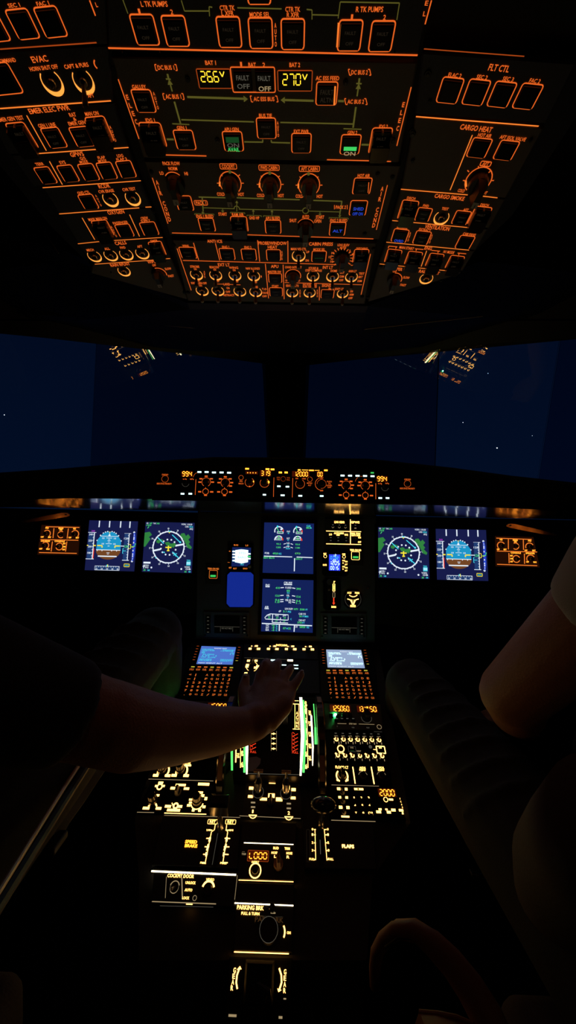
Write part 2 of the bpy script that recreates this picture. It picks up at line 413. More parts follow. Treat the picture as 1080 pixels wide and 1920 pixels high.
def pane(name, pl, px, m):
    pts = [pl.hit(*p) for p in px]; b = MB(); n = len(pts)
    b.add([(x, y, 0) for x, y in pts], [tuple(range(n))], m)
    b.add([(x, y, -.012) for x, y in pts], [tuple(range(n))], 'glass_outer')
    b.add([(x, y, 0) for x, y in pts] + [(x, y, -.012) for x, y in pts], [(i, (i + 1) % n, (i + 1) % n + n, i + n) for i in range(n)], 'black')
    c = pts[0]; o = build(name, b, None, (c[0], c[1], 0)); o.matrix_world = pl.mat(*c); o['kind'] = 'structure'
pane('window_1', WL, [(182, 640), (410, 668), (497, 680), (506, 885), (170, 885)], 'glass_dark')
pane('window_2', WR, [(574, 683), (670, 672), (822, 652), (814, 895), (567, 885)], 'glass_dark')
pane('window_3', WL, [(-60, 617), (181, 640), (169, 885), (-60, 920)], 'glass_pale')
pane('window_4', WR, [(823, 652), (910, 642), (1050, 634), (1004, 925), (815, 895)], 'glass_pale')
pane('window_5', WR, [(1052, 634), (1200, 625), (1200, 945), (1006, 925)], 'glass_far')
def ring_wall(name, pl, outer, inner, m, th=.03):
    O = [pl.hit(*p) for p in outer]; I = [pl.hit(*p) for p in inner]; n = len(O); b = MB()
    for h in (0, -th):
        b.add([(x, y, h) for x, y in O] + [(x, y, h) for x, y in I], [(i, (i + 1) % n, (i + 1) % n + n, i + n) for i in range(n)], m)
    b.add([(x, y, 0) for x, y in I] + [(x, y, -th) for x, y in I], [(i, (i + 1) % n, (i + 1) % n + n, i + n) for i in range(n)], m)
    c = O[0]; o = build(name, b, None, (c[0], c[1], 0)); o.matrix_world = pl.mat(*c); o['kind'] = 'structure'
ring_wall('wall_windscreen_left', WL, [(-260, 100), (538, 470), (538, 900), (-260, 960)], [(-60, 617), (497, 681), (506, 888), (-60, 925)], 'black')
ring_wall('wall_windscreen_right', WR, [(536, 470), (1300, 100), (1300, 965), (536, 900)], [(574, 683), (1210, 624), (1200, 950), (567, 888)], 'black')
# top edge of the window openings follows a bent line: fillers above each pane
def filler(name, pl, px, m='black', h0=-.03, h1=.004):
    b = MB(); pts = [pl.hit(*p) for p in px]; b.prism(pts, h0, h1, m); c = pts[0]
    o = build(name, b, None, (c[0], c[1], 0)); o.matrix_world = pl.mat(*c); o['kind'] = 'structure'
filler('trim_1', WL, [(497, 681), (410, 669), (165, 640), (-60, 618), (-60, 600), (538, 600), (538, 700), (497, 700)])
filler('trim_2', WR, [(574, 684), (670, 673), (910, 643), (1080, 632), (1210, 624), (1200, 600), (540, 600), (540, 700), (574, 700)])
# padded centre post between the panes
b = MB()
pw = [WR.world(503, 660), WR.world(569, 660), WR.world(566, 880), WR.world(507, 880)]
bk = V(0, .05, 0); fr = V(0, -.02, .0)
vs = [p + fr for p in pw] + [p + bk for p in pw]
b.add(vs, [(0, 1, 2, 3), (4, 5, 6, 7), (0, 1, 5, 4), (1, 2, 6, 5), (2, 3, 7, 6), (3, 0, 4, 7)], 'black')
struct('trim_3', b)
# brow between the overhead panel and the windows, with a thin edge strip
def band(b, P, Q, m, th=V(0, .02, 0)):
    n = len(P)
    for i in range(n - 1):
        vs = [P[i], P[i + 1], Q[i + 1], Q[i]]; vs += [v + th for v in vs]
        b.add(vs, [(0, 1, 2, 3), (7, 6, 5, 4), (0, 4, 5, 1), (1, 5, 6, 2), (2, 6, 7, 3), (3, 7, 4, 0)], m)
b = MB()
band(b, [at(x, y, z) for x, y, z in ((-400, 330, .70), (120, 470, .64), (350, 568, .63), (690, 574, .63), (900, 490, .64), (1450, 330, .70))],
     [at(x, y, z) for x, y, z in ((-400, 560, .86), (120, 594, .80), (360, 614, .78), (680, 618, .78), (900, 596, .80), (1450, 555, .86))], 'black')
band(b, [at(x, y, z) for x, y, z in ((-400, 556, .86), (120, 592, .80), (360, 613, .78), (680, 617, .78), (900, 594, .80), (1450, 550, .86))],
     [at(x, y, z) for x, y, z in ((-400, 590, .98), (120, 628, .95), (360, 652, .93), (680, 656, .93), (900, 633, .95), (1450, 586, .98))], 'black')
struct('trim_4', b)
b = MB()
pts = [at(x, y, z) for x, y, z in ((190, 597, .775), (360, 614.5, .77), (520, 616, .77), (680, 617.5, .77), (905, 593, .78))]
b.tube([tuple(p) for p in pts], .0011, 'edge_metal', 8)
struct('trim_5', b)

# helpers for an added fill lamp, unseen in the ceiling far behind
def lamp(name, kind, loc, energy, col, size=.05, target=None):
    l = bpy.data.lights.new(name, kind); l.energy = energy; l.color = col
    if kind == 'AREA': l.size = size
    else: l.shadow_soft_size = size
    o = bpy.data.objects.new(name, l); COL.objects.link(o); o.location = loc
    if target is not None: o.rotation_euler = (Vector(target) - Vector(loc)).to_track_quat('-Z', 'Y').to_euler()
    return o
def fixture(name, label, loc, r, down, m='warm_dim'):
    e = empty(name, label, 'lamp', loc)
    b = MB(); b.cyl(0, 0, r * 1.2, r * 1.1, 0, .02 * down, 'plate_dark', 24); build('housing', b, e)
    b = MB(); b.cyl(0, 0, r, r * .9, .02 * down, .026 * down, m, 24); build('lens', b, e)
    return e

# ================================================================== OVERHEAD PANEL
mat('oh_back', (.01, .01, .01), .7)
def ohfill(name, label, pl, px, h0, h1, m, cat='housing'):
    u = Unit(name, label, cat, pl, None, (sum(p[0] for p in px) / len(px), sum(p[1] for p in px) / len(px)))
    b = MB(); b.prism([pl.hit(*p) for p in px], h0, h1, m, 0); u.part('shell', b); return u
hs = ohfill('overhead_housing', 'black overhead housing that carries all the orange lit switch panels', OC, [(212, -240), (795, -240), (695, 572), (342, 568)], -.10, -.013, 'oh_back')
b = MB(); b.prism([OL.hit(*p) for p in [(-300, -260), (214, -240), (352, 566), (170, 512), (95, 440), (-60, 260)]], -.10, -.013, 'oh_back')
for i, v in enumerate(b.v): b.v[i] = tuple(OL.o + OL.u * v[0] + OL.v * v[1] + OL.n * v[2])
mi = hs.e.matrix_world.inverted(); b.v = [tuple(mi @ Vector(v)) for v in b.v]; build('side_shell', b, hs.e)
b = MB(); b.prism([OR.hit(*p) for p in [(793, -240), (1300, -260), (1080, 240), (960, 420), (862, 512), (690, 570)]], -.10, -.013, 'oh_back')
for i, v in enumerate(b.v): b.v[i] = tuple(OR.o + OR.u * v[0] + OR.v * v[1] + OR.n * v[2])
b.v = [tuple(mi @ Vector(v)) for v in b.v]; build('side_shell', b, hs.e)
# thin catch-light edge strips at both sides of the housing
b = MB()
for px in (((8, 325), (110, 475)), ((962, 372), (1052, 225))):
    P = [at(x, y, .47) for x, y in px]; b.tube([tuple(mi @ p) for p in P], .0006, 'panel_grey', 6)
build('edge_strip', b, hs.e)

# ---- fuel
u = Unit('fuel_panel', 'overhead panel with L TK PUMPS and R TK PUMPS pushbuttons, topmost in the middle column', 'control panel', OC, [(196, -110), (826, -110), (786, 104), (202, 96)], m='plate_dark')
u.t(289, 6.7, 'L TK PUMPS', 10, 50); u.t(261, 20, '1', 9, 4); u.t(322, 21.7, '2', 9, 5)
for x, y, w_, h_ in ((271.7, 55.7, 43, 57), (329.3, 58, 43, 57), (429.7, 60, 43, 57), (489, 62, 43.5, 57), (549, 64, 43, 57), (656, 66.5, 43, 57.5), (715.7, 68, 43, 57), (485, -21, 43, 57)): u.pb(x, y, w_, h_, lw=.0010)
u.t(426, 14, 'CTR TK', 9, 28); u.t(426.7, 24, 'L XFR', 9, 23); u.t(487, 26.7, 'MODE SEL', 9, 38); u.t(549, 16.7, 'CTR TK', 9, 28); u.t(549.3, 27, 'R XFR', 9, 23)
u.tv(516.3, 47, 517, 82, 'AUTO', 9); u.t(693, 16.7, 'R TK PUMPS', 10, 51); u.t(660, 30.7, '1', 9, 4); u.t(721, 31.7, '2', 9, 5)
for l in ((445, 14, 528, 16), (340, 0, 346, 20), (346, 20, 392, 20), (392, 12, 398, 13), (392, 12, 393, 30), (575, 17, 585, 18), (585, 18, 585, 36), (585, 27, 634, 28), (638, 3, 749, 5), (638, 3, 634, 34), (749, 5, 744, 37), (240, 25, 230, -2)): u.ln(*l, .0007, 'mimic')
u.ln(203, 89.5, 783, 103, .0011); u.t(800, 5, 'E', 9, 6); u.t(796, 25, 'L', 9, 5); u.ln(809, 0, 797, 45, .0010); u.ln(634.5, 42, 631.5, 88, .0010, 'amberline')
for x in (230, 300, 740): u.screw(x, 96, 1.5)
u.ln(640, 45, 636, 88, .0007, 'amberline')
u.done()

# ---- electrical
u = Unit('electrical_panel', 'overhead panel with ELEC bus diagram and two yellow battery voltage readouts', 'control panel', OC, [(208, 108), (783, 118), (748, 305), (268, 296)])
u.t(311, 126, 'DC BUS 1', 8, 31); u.t(674, 135, 'DC BUS 2', 8, 31); u.t(325, 180.5, 'AC BUS 1', 8, 29); u.t(495, 185, 'AC ESS BUS', 7.5, 39); u.t(667, 190, 'AC BUS 2', 7.5, 31)
for x, y, d in ((311, 126, 20), (674, 135, 20), (325, 180.5, 19), (495, 185, 25), (667, 190, 20)):
    for sgn in (-1, 1): u.ln(x + d * sgn - 1, y - 5.5, x + d * sgn + 1.5, y + 5.5, .0006); u.ln(x + d * sgn - 1, y - 5.5, x + (d - 3) * sgn - 1, y - 5.5, .0006); u.ln(x + d * sgn + 1.5, y + 5.5, x + (d - 3) * sgn + 1.5, y + 5.5, .0006)
u.t(394.7, 117, 'BAT 1', 8, 20); u.t(472.7, 121, 'BAT', 8, 14); u.t(452, 119.5, '1', 8, 3.5); u.t(494.7, 121, '2', 8, 5); u.t(552.7, 121, 'BAT 2', 8, 20)
u.readout(402, 147, 60, 34, '26.6V', 48, 19, 'yellow', -3, -5.5)
u.readout(553, 151, 62, 36, '27.0V', 49, 20, 'yellow', 0, -4)
u.box(475, 149.5, 81, 47); u.pb(456, 149, 38, 44, outline=None, lit=([('ghost_w', 'FAULT', .22), ('ghost_w', 'OFF', -.2)], None)); u.pb(496, 150, 38, 44, outline=None, lit=([('ghost_w', 'FAULT', .22), ('warm_dim', 'OFF', -.3)], None))
u.t(614, 146, 'AC ESS FEED', 7.5, 44); u.pb(612.5, 175, 39, 43, lit=([('ghost', 'FAULT', .2), ('ghost', 'ALTN', -.2)], None)); u.ln(628.5, 156, 626.5, 192, .0014, 'amberline', .0036)
u.t(260.7, 162.3, 'GALLEY', 7.5, 26); u.pb(269.7, 189, 36, 42); u.tv(288.7, 175, 296, 201, 'AUTO', 6.5); u.tv(239, 181.7, 255.5, 227.7, 'ELEC', 9); u.ln(221.7, 148, 260.7, 260, .0009)
u.t(281.7, 225, 'IDG 1', 7, 17); u.pb(287, 253, 40, 46, guard=True); u.t(340.7, 239, 'GEN 1', 6.5, 18); u.pb(346.5, 262, 35.5, 36)
u.t(434, 242, 'APU GEN', 6.5, 27); u.pb(437, 264.5, 36, 36, lit=([('green', 'AVAIL', -.36), ('ghost_w', 'ON', -.1)], ('green_dim', .22, .005)))
u.t(497.7, 216, 'BUS TIE', 6.5, 24); u.pb(499.5, 240, 35.5, 38); u.tv(520.7, 230, 521.7, 253, 'AUTO', 6)
u.t(565, 246, 'EXT PWR', 6.5, 28); u.pb(565, 268, 36, 36); u.t(660.7, 248, 'GEN 2', 6.5, 18)
u.pb(657, 270.5, 36, 36, lit=([('green', 'AVAIL', -.12), ('warm_dim', 'ON', -.42)], ('green', -.12, .0035)))
u.t(719, 236.5, 'IDG 2', 6.5, 16); u.pb(713, 264, 37, 48, guard=True); u.tv(756.5, 195.7, 745.7, 240, 'ELEC', 9); u.ln(771, 162.7, 744, 273, .0009)
u.arrow(323, 171, 319.5, 158); u.ln(314, 138, 316, 147, .0016, 'mimic'); u.ln(311, 147.5, 320, 148, .001, 'mimic'); u.ln(327, 190, 338.5, 231, .0016, 'mimic'); u.ln(340, 224, 476, 228, .0011, 'mimic')
u.ln(323, 231.5, 355, 233, .0009, 'mimic'); u.arrow(351, 181.3, 457, 184.6, .0016); u.arrow(588, 188.5, 534, 187, .0016); u.ln(634, 188.8, 645, 189.2, .0016, 'mimic'); u.ln(525.7, 229, 661.7, 232, .0011, 'mimic')
u.ln(667.3, 200, 662, 239, .0016, 'mimic'); u.ln(644, 240.7, 677.7, 242, .0009, 'mimic'); u.arrow(669.5, 180, 671.5, 166); u.ln(674, 146, 673, 155, .0016, 'mimic'); u.ln(668, 156, 678, 156.5, .001, 'mimic')
u.ln(312.7, 260.7, 326, 260.9, .0016, 'mimic'); u.ln(458, 265.5, 493, 266, .0012, 'mimic'); u.ln(492.6, 266, 492.6, 261, .0012, 'mimic'); u.ln(508.5, 262, 509, 266.7, .0012, 'mimic'); u.ln(509, 266.5, 544, 267.5, .0012, 'mimic'); u.ln(677.7, 270.7, 691.7, 271, .0016, 'mimic')
u.ln(275, 289, 290, 289.3, .0009); u.ln(309, 290, 387, 292, .0009); u.ln(613, 299, 695, 301, .0009, 'orange'); u.ln(718, 302, 733, 302.4, .0009)
for x, y in ((352, 148), (408, 263), (648, 154), (737, 263), (772, 245), (212, 130)): u.screw(x, y, 5)
u.done()

# ---- air conditioning
u = Unit('air_conditioning_panel', 'overhead panel marked AIR COND with COCKPIT, FWD CABIN and AFT CABIN temperature knobs', 'control panel', OC, [(270, 303), (752, 311), (712, 449), (318, 441)])
u.t(321, 305.8, 'PACK FLOW', 6.5, 32); u.t(324, 315.6, 'NORM', 6, 16); u.t(303, 324, 'LO', 6, 7); u.t(349, 325, 'HI', 6, 6); u.ring(328, 342, 18, lw=.0008, a0=45, a1=140)
u.knob(330, 344, 17, .020, -90)
u.tv(294.7, 341.7, 317.5, 410.6, 'AIR COND', 8); u.ln(285.6, 333, 315, 419, .0008)
for x, y, tx, ty, s_ in ((432, 343, 428, 311.5, 'COCKPIT'), (506.7, 345.3, 504.4, 314, 'FWD CABIN'), (579.4, 346.7, 580, 316, 'AFT CABIN')):
    wd = 24 if s_ == 'COCKPIT' else 31
    u.t(tx, ty, s_, 6.5, wd); u.box(tx, ty, wd + 7, 10, .0006); u.ring(x, y, 20, lw=.0009, a0=-48, a1=228); u.ln(x - 20, y - 3, x - 20, y + 6, .0018, 'amberline')
    for a in (0, 45, 135, 180): u.ln(x + 21 * cd(a), y - 19 * sd(a), x + 25 * cd(a), y - 22.5 * sd(a), .0008)
    u.dot(x - 1, y - 21.5, 3, 'mimic'); u.t(x - 18, y + 20.5, 'COLD', 6, 14); u.t(x + 20, y + 21, 'HOT', 6, 11); u.knob(x, y, 15.5, .024, -90)
u.pb(346, 380.5, 29, 27); u.t(376.7, 380, 'PACK 1', 6, 19); u.box(376.7, 380, 24, 8.5, .0006); u.t(639, 388, 'PACK 2', 6, 19)
for d in (-12, 12): u.ln(639 + d, 384, 639 + d, 392, .0006)
u.t(384, 405, 'ENG 1 BLEED', 6, 32); u.pb(388, 421, 28, 24); u.t(417.5, 401, 'START', 5.5, 16); u.t(446, 402, 'RAM AIR', 6, 22); u.pb(449, 420, 30, 28, guard=True); u.t(476.7, 408, 'GND HP', 5.5, 19)
u.t(511.4, 409, 'APU BLEED', 6, 27); u.pb(512, 425, 29, 24.5); u.t(682, 328.8, 'HOT AIR', 6, 23); u.pb(679, 348.5, 33, 30); u.ln(691.5, 337, 690, 357, .0008, 'orange', .0036)
u.pb(671.7, 389.7, 31, 27.5, lit=([('blue', 'SHED', .1), ('blue', 'OFF ON', -.3)], None)); u.tv(716.7, 353.6, 700.8, 422, 'AIR COND', 8); u.ln(726.4, 346.7, 705.6, 430.6, .0008)
u.t(573, 406, 'AUTO', 6, 13); u.t(549.4, 413, 'SHUT', 6, 13); u.t(595.8, 414, 'OPEN', 6, 13); u.t(600, 406.5, 'START', 6, 15.5); u.ring(573, 426, 17, lw=.0006, a0=30, a1=150); u.knob(573, 427, 15, .020, -90)
u.t(635, 413, 'ENG 2 BLEED', 6, 32); u.pb(632.8, 429, 29, 24.5, lit=([('blue', 'ALT', .0)], None))
for l in ((372.5, 369, 422.5, 370.3), (444, 370.3, 494.7, 372.2), (514, 372.5, 562, 374), (587.5, 375.3, 641.7, 377), (641, 377, 637, 402), (379, 369, 381, 396)): u.ln(*l, .0014, 'mimic')
for l in ((381, 389, 440, 391), (448, 391.7, 567, 394.4), (579, 395.3, 637, 397)): u.ln(*l, .0009, 'mimic')
u.ring(573, 394.7, 5.5, 'mimic', .0009); u.ring(444, 391, 5, 'mimic', .0009, 0, 180)
for x, y0, y1 in ((417.5, 390.5, 394), (444, 396, 380), (475, 402, 396), (510, 403, 397), (600, 396, 400), (380.5, 388, 397), (637, 396, 403)): u.arrow(x, y0, x, y1, .0008, 'mimic', .003)
for x0, x1, y in ((365, 401, 400), (432, 459, 397.5), (463, 490, 403), (494, 524, 404), (617, 653, 407.5)): u.ln(x0, y, x1, y + 1, .0007, 'mimic'); u.ln(x0, y, x0, y + 2.5, .0007, 'mimic'); u.ln(x1, y + 1, x1, y + 3.5, .0007, 'mimic')
u.ln(322.5, 436.4, 442, 439, .0009); u.ln(459, 439.7, 700, 447.5, .0009)
for x, y in ((708, 326), (684, 438), (288, 396), (736, 332), (284, 322)): u.screw(x, y, 4)
u.done()

# ---- lower middle panel
u = Unit('exterior_lights_panel', 'forwardmost middle overhead panel with ANTI ICE, EXT LT and CABIN PRESS switch rows', 'control panel', OC, [(322, 450), (706, 456), (684, 570), (352, 564)])
u.ln(332, 465.5, 358.6, 544, .0009); u.t(402.5, 451.8, 'ANTI ICE', 5.5, 28); u.t(348, 460.5, 'WING', 4, 12); u.pb(352.5, 473.6, 28.5, 20.5); u.ln(362.8, 455, 372.5, 487, .0009); u.ln(404, 456, 412, 487.8, .0009)
u.t(423, 462.8, 'ENG 1', 4.5, 13); u.pb(426, 476, 27, 20.5); u.t(464.7, 463.3, 'ENG 2', 4.5, 13); u.pb(466.7, 477, 27, 20.5)
u.t(511, 455.5, 'PROBE/WINDOW', 6, 53); u.t(511, 463, 'HEAT', 5.5, 18); u.ln(483, 450, 487, 490, .0009); u.ln(539.7, 451.4, 540, 491.7, .0009); u.pb(513, 478, 26, 20, ghost=False); u.tv(528.6, 472, 528.6, 485, 'AUTO', 3.5)
u.ln(343, 488, 554, 493.5, .0009); u.ln(554, 493.5, 634, 496, .0009); u.ln(657.8, 497, 687, 498, .0009)
u.t(419.7, 496, 'EXT LT', 5.5, 22); u.t(515, 499, 'APU', 5.5, 14)
for x, y, a_, b_ in ((365, 499.5, 'STROBE', 'ON'), (401.5, 500.5, 'BEACON', 'ON'), (438, 501.5, 'WING', 'ON'), (474, 503, 'NAV & LOGO', '2')): u.t(x, y, a_, 4, 17 if len(a_) < 8 else 26); u.t(x + 1, y + 4.6, b_, 3.6, 5 if b_ == 'ON' else 2.5)
for x, y in ((368.3, 514.7), (404.4, 515.5), (440.5, 516), (475.8, 517), (379, 544.7), (408.6, 545), (449.7, 546), (479.4, 547)): u.toggle(x, y, 11)
for x, y in ((372, 526), (408, 527), (444, 527.5), (479, 529)): u.t(x, y, 'OFF', 3.6, 6)
u.tv(383, 509, 384, 519, 'AUTO', 3); u.t(490, 518, '1', 3.5, 1.5)
u.t(373, 530.5, 'RWY TURN OFF', 4, 29); u.t(375.8, 535, 'ON', 3.5, 5.5); u.t(425, 532.5, 'LAND', 4.2, 12); u.ln(401, 532, 419, 532.5, .0007); u.ln(431, 533, 451, 533.7, .0007); u.t(478, 537.8, 'NOSE', 4, 11)
for x, y, s_ in ((427.5, 539.7, 'ON'), (427.5, 546.7, 'OFF'), (429.4, 553, 'RETRACT'), (495.5, 541.7, 'T.O'), (496, 548.6, 'TAXI'), (496, 555, 'OFF')): u.t(x, y, s_, 3.6, 3 * len(s_) - .5)
u.ln(497.5, 494.4, 503.6, 559, .0009); u.ln(530.8, 496, 532.8, 560.5, .0009)
u.t(514.7, 509.3, 'MASTER SW', 4.2, 25); u.pb(516, 521, 24.5, 16.5); u.t(516, 536.3, 'START', 4.2, 12.5); u.pb(517.6, 547, 24, 15.5)
u.t(601.7, 457, 'CABIN PRESS', 6, 45); u.t(560, 466.5, 'MAN V/S CTL', 4.5, 29); u.t(577, 472, 'UP', 4, 6); u.t(576, 488, 'DN', 4, 6); u.toggle(560, 479, 12); u.t(598.6, 467.3, 'MODE SEL', 4.5, 22); u.pb(598, 480.5, 26.5, 20, ghost=False, lit=([('green_dim', '----', .05)], None))
u.t(644, 459, 'LDG ELEV', 4.2, 22); u.t(643, 464, 'AUTO', 4.2, 12)
for i in range(15):
    a = -40 + i * 19; x, y = 641, 483; u.ln(x + 16 * cd(a), y - 15 * sd(a), x + 21 * cd(a), y - 19.5 * sd(a), .0009)
for x, y, s_ in ((624, 474, '14'), (619, 481.5, '12'), (622, 490, '10'), (656, 470, '2'), (661, 476, '4')): u.t(x, y, s_, 4, 5 if len(s_) > 1 else 2.5)
u.knob(641, 484, 13, .016, -90); u.t(678.6, 465.8, 'DITCHING', 4, 21); u.pb(676, 480, 27, 25, guard=True); u.ln(694.7, 475.8, 677, 552, .0009)
u.t(614.7, 501, 'INT LT', 5.5, 19); u.t(550, 500.8, 'OVHD INTEG LT', 4, 31); u.ring(549.4, 517, 14.5, lw=.0009, a0=-20, a1=200); u.knob(549.4, 518, 12, .014, -90); u.t(538, 525.5, 'OFF', 3.6, 6); u.t(560, 526, 'BRT', 3.6, 6)
u.t(588, 502.3, 'ICE IND &', 4, 18); u.t(588, 506.8, 'STBY COMPASS', 4, 31); u.toggle(587, 517.5, 11); u.t(626, 507.5, 'DOME', 4, 12); u.toggle(623.6, 518.3, 11); u.t(661, 508, 'ANN LT', 4, 15); u.toggle(659, 519, 11)
for x, y, s_ in ((641.7, 510.7, 'BRT'), (641, 518, 'DIM'), (639.7, 525, 'OFF'), (678, 512.5, 'TEST'), (676, 519, 'BRT'), (674.4, 526.4, 'DIM')): u.t(x, y, s_, 3.8, 2.6 * len(s_))
u.ln(534, 529.4, 678.6, 533.6, .0008, 'orange'); u.t(548, 535.3, 'SEAT BELTS', 4, 24); u.toggle(548, 548, 10.5); u.t(581, 533.2, 'NO PORTABLE', 3.4, 26); u.t(581, 537, 'ELEC DEVICES', 3.4, 26); u.toggle(580.5, 548.6, 10.5)
u.t(612, 535, 'SIGNS', 5, 17); u.ln(599, 537, 598.6, 562.8, .0009); u.pb(614, 550.6, 24, 15.5); u.t(630, 541.3, 'EMER EXIT LT', 4, 28); u.toggle(642.5, 550, 10)
for x, y, s_ in ((659, 545.8, 'ON'), (659, 552, 'ARM'), (657, 558.6, 'OFF')): u.t(x, y, s_, 3.8, 2.6 * len(s_))
u.tv(562.5, 544, 562.5, 555, 'AUTO', 3); u.tv(595, 544, 595, 555, 'AUTO', 3)
for x, y in ((326, 459), (353, 548), (700, 466), (679, 556), (690, 557), (346, 548)): u.screw(x, y, 3.6)
u.done()

# ---- LEFT COLUMN
u = Unit('flight_control_panel', 'upper left overhead panel with SEC 1 and FAC 1 dark pushbuttons', 'control panel', OL, [(-130, -95), (190, -110), (205, 84), (-90, 98)], m='plate_dark', cpx=(60, 30))
u.t(26, 9, 'SEC 1', 8, 23); u.t(80, 5.7, 'FAC 1', 8, 24); u.pb(43, 45, 42, 58, ghost=False); u.pb(95.5, 41, 43, 59, ghost=False); u.pb(-13, 50, 42, 58, ghost=False)
u.ln(0, 91.7, 181, 79.3, .0008, 'orange_dim'); u.ln(168, 0, 179, 29, .0010); u.tv(170, -20, 181, 8, 'EL', 9); u.done()
u = Unit('evacuation_panel', 'left overhead panel headed EVAC with horn button and CAPT & PURS toggle', 'control panel', OL, [(-70, 102), (203, 86), (213, 193), (-30, 204)], m='plate_dark', cpx=(90, 140))
u.t(74, 110, 'EVAC', 12, 31); u.t(82, 126.5, 'HORN SHUT OFF', 8, 55); u.t(143, 122.5, 'CAPT & PURS', 8, 47); u.t(12, 113, 'COMMAND', 8, 36)
u.pb(2, 148, 58, 61, ghost=False); u.toggle(97, 153, 18.5, .0028, 0, .001, tip='knob'); u.toggle(156, 151, 18, .0026, -.25, .020, tip='knob'); u.t(170, 178.5, 'APT', 7.5, 12); u.ring(184, 120, 7, lw=.001, a0=120, a1=230)
u.ln(0, 203, 208, 188.5, .0010, 'amberline'); u.ln(12, 156, 20, 165, .0008); u.done()
u = Unit('emergency_electrical_panel', 'left overhead panel headed EMER ELEC PWR with a guarded MAN ON button', 'control panel', OL, [(-30, 206), (214, 194), (240, 276), (15, 290)], m='plate_dark', cpx=(120, 240))
u.t(92, 204.5, 'EMER ELEC PWR', 10, 80); u.t(136, 214.5, 'RAT', 7.5, 13); u.t(140, 222.5, '&', 6.5, 6); u.t(144, 230, 'EMER GEN', 7, 33); u.t(172, 212.3, 'MAN ON', 7.5, 26); u.t(20, 222, 'EMER GEN TEST', 7.5, 50); u.t(88, 234.3, 'GEN 1 LINE', 7.5, 34)
u.ln(50, 216, 87, 282, .0009, 'amberline'); u.pb(101.6, 258, 34, 39); u.pb(154, 256, 35, 38); u.pb(187, 243, 37, 50, guard=True); u.pb(42, 255, 36, 52, guard=True); u.tv(207, 238, 216, 262, 'AUTO', 6)
u.ln(70, 287.5, 189, 279, .0009, 'amberline'); u.ln(211, 278, 241, 276, .0009, 'amberline'); u.ln(40, 291, 50, 290, .0009); u.done()
u = Unit('ground_proximity_panel', 'left overhead panel headed GPWS with five small dark pushbuttons in a row', 'control panel', OL, [(20, 292), (241, 278), (262, 337), (62, 350)], m='plate_dark', cpx=(150, 315))
u.t(144, 288.5, 'GPWS', 8.5, 26); u.t(74, 307, 'TERR', 5.5, 16); u.t(117, 304, 'SYS', 6, 12); u.t(155, 296.3, 'G/S', 5.5, 11); u.t(157, 302.8, 'MODE', 5.5, 16); u.t(190, 294.8, 'FLAP', 5.5, 14); u.t(192, 301.3, 'MODE', 5.5, 16); u.t(225, 291.3, 'LDG', 5.5, 12); u.t(228, 298, 'FLAP 3', 5.5, 20)
for x, y in ((85.8, 328.5), (128, 325), (166.5, 322.5), (200.5, 320), (236.5, 317)): u.pb(x, y, 29, 32, ghost=False)
u.ln(92.7, 302, 117, 345.7, .0009, 'amberline'); u.ln(80, 351.5, 264, 338.3, .0009, 'amberline'); u.done()
u = Unit('recorder_panel', 'left overhead panel headed RCDR with CVR ERASE and CVR TEST ring-lit buttons', 'control panel', OL, [(80, 353), (263, 340), (283, 388), (110, 401)], m='plate_dark', cpx=(190, 370))
u.t(195, 348.2, 'RCDR', 7.5, 22); u.t(199, 357.8, 'CVR ERASE', 5.5, 30); u.t(241.7, 354.3, 'CVR TEST', 5.5, 25); u.t(156.7, 360.7, 'GND CTL', 5.5, 24); u.pb(166, 378, 28, 28, ghost=False); u.tv(180, 366.7, 189, 384, 'AUTO', 4.2)
u.toggle(207, 373, 13.5, .0022, 0, .001, tip='knob'); u.toggle(249, 371, 13.5, .0022, 0, .001, tip='knob'); u.ln(111, 400.7, 261, 389.3, .0009, 'amberline'); u.ln(272.7, 388, 284, 387.5, .0009, 'amberline'); u.done()
u = Unit('oxygen_panel', 'left overhead panel headed OXYGEN with guarded MASK MAN ON button', 'control panel', OL, [(112, 402), (284, 390), (304, 443), (146, 456)], m='plate_dark', cpx=(220, 425))
u.t(217, 397, 'OXYGEN', 7.5, 32); u.t(183, 410, 'MASK MAN ON', 5.5, 36); u.t(225.7, 417, 'PASSENGER', 5, 29); u.t(270.7, 408.5, 'CREW', 5, 14); u.t(273, 413.8, 'SUPPLY', 5, 18)
u.ln(154, 408, 177.7, 449, .0009, 'amberline'); u.ln(243, 402, 261.7, 443, .0009, 'amberline'); u.pb(193, 428, 30, 31, guard=True); u.pb(233.6, 432, 28, 24, ghost=False); u.pb(280, 428.6, 29, 25, ghost=False); u.tv(209, 425, 217.7, 441.7, 'AUTO', 4.2)
u.ln(146, 456.7, 194, 451.7, .0009, 'amberline'); u.ln(211, 450.7, 305, 444.7, .0009, 'amberline'); u.done()
u = Unit('cabin_calls_panel', 'left overhead panel headed CALLS with MECH, ALL, FWD and AFT ring-lit buttons', 'control panel', OL, [(146, 458), (305, 446), (320, 483), (172, 494)], m='plate_dark', cpx=(230, 470))
u.t(226, 455, 'CALLS', 6.5, 22)
for x, y, s_ in ((169, 468.3, 'MECH'), (200.7, 466, 'ALL'), (230, 463.7, 'FWD'), (262, 461.7, 'AFT'), (289, 451.3, 'EMER')): u.t(x, y, s_, 4.5, 3.4 * len(s_))
for x, y in ((177, 480), (207.5, 478.3), (236.7, 476.7), (266.7, 474.5)): u.toggle(x, y, 12, .0020, 0, .001, tip='knob')
u.pb(295, 466, 25, 27, guard=True); u.ln(177.7, 495, 295, 486.7, .0009, 'amberline'); u.ln(308, 485, 319, 484.3, .0009, 'amberline'); u.done()
u = Unit('left_wiper_panel', 'foremost left overhead panel with WIPER knob and RAIN RPLNT button', 'control panel', OL, [(173, 496), (321, 485), (352, 562), (170, 512)], m='plate', cpx=(270, 510))
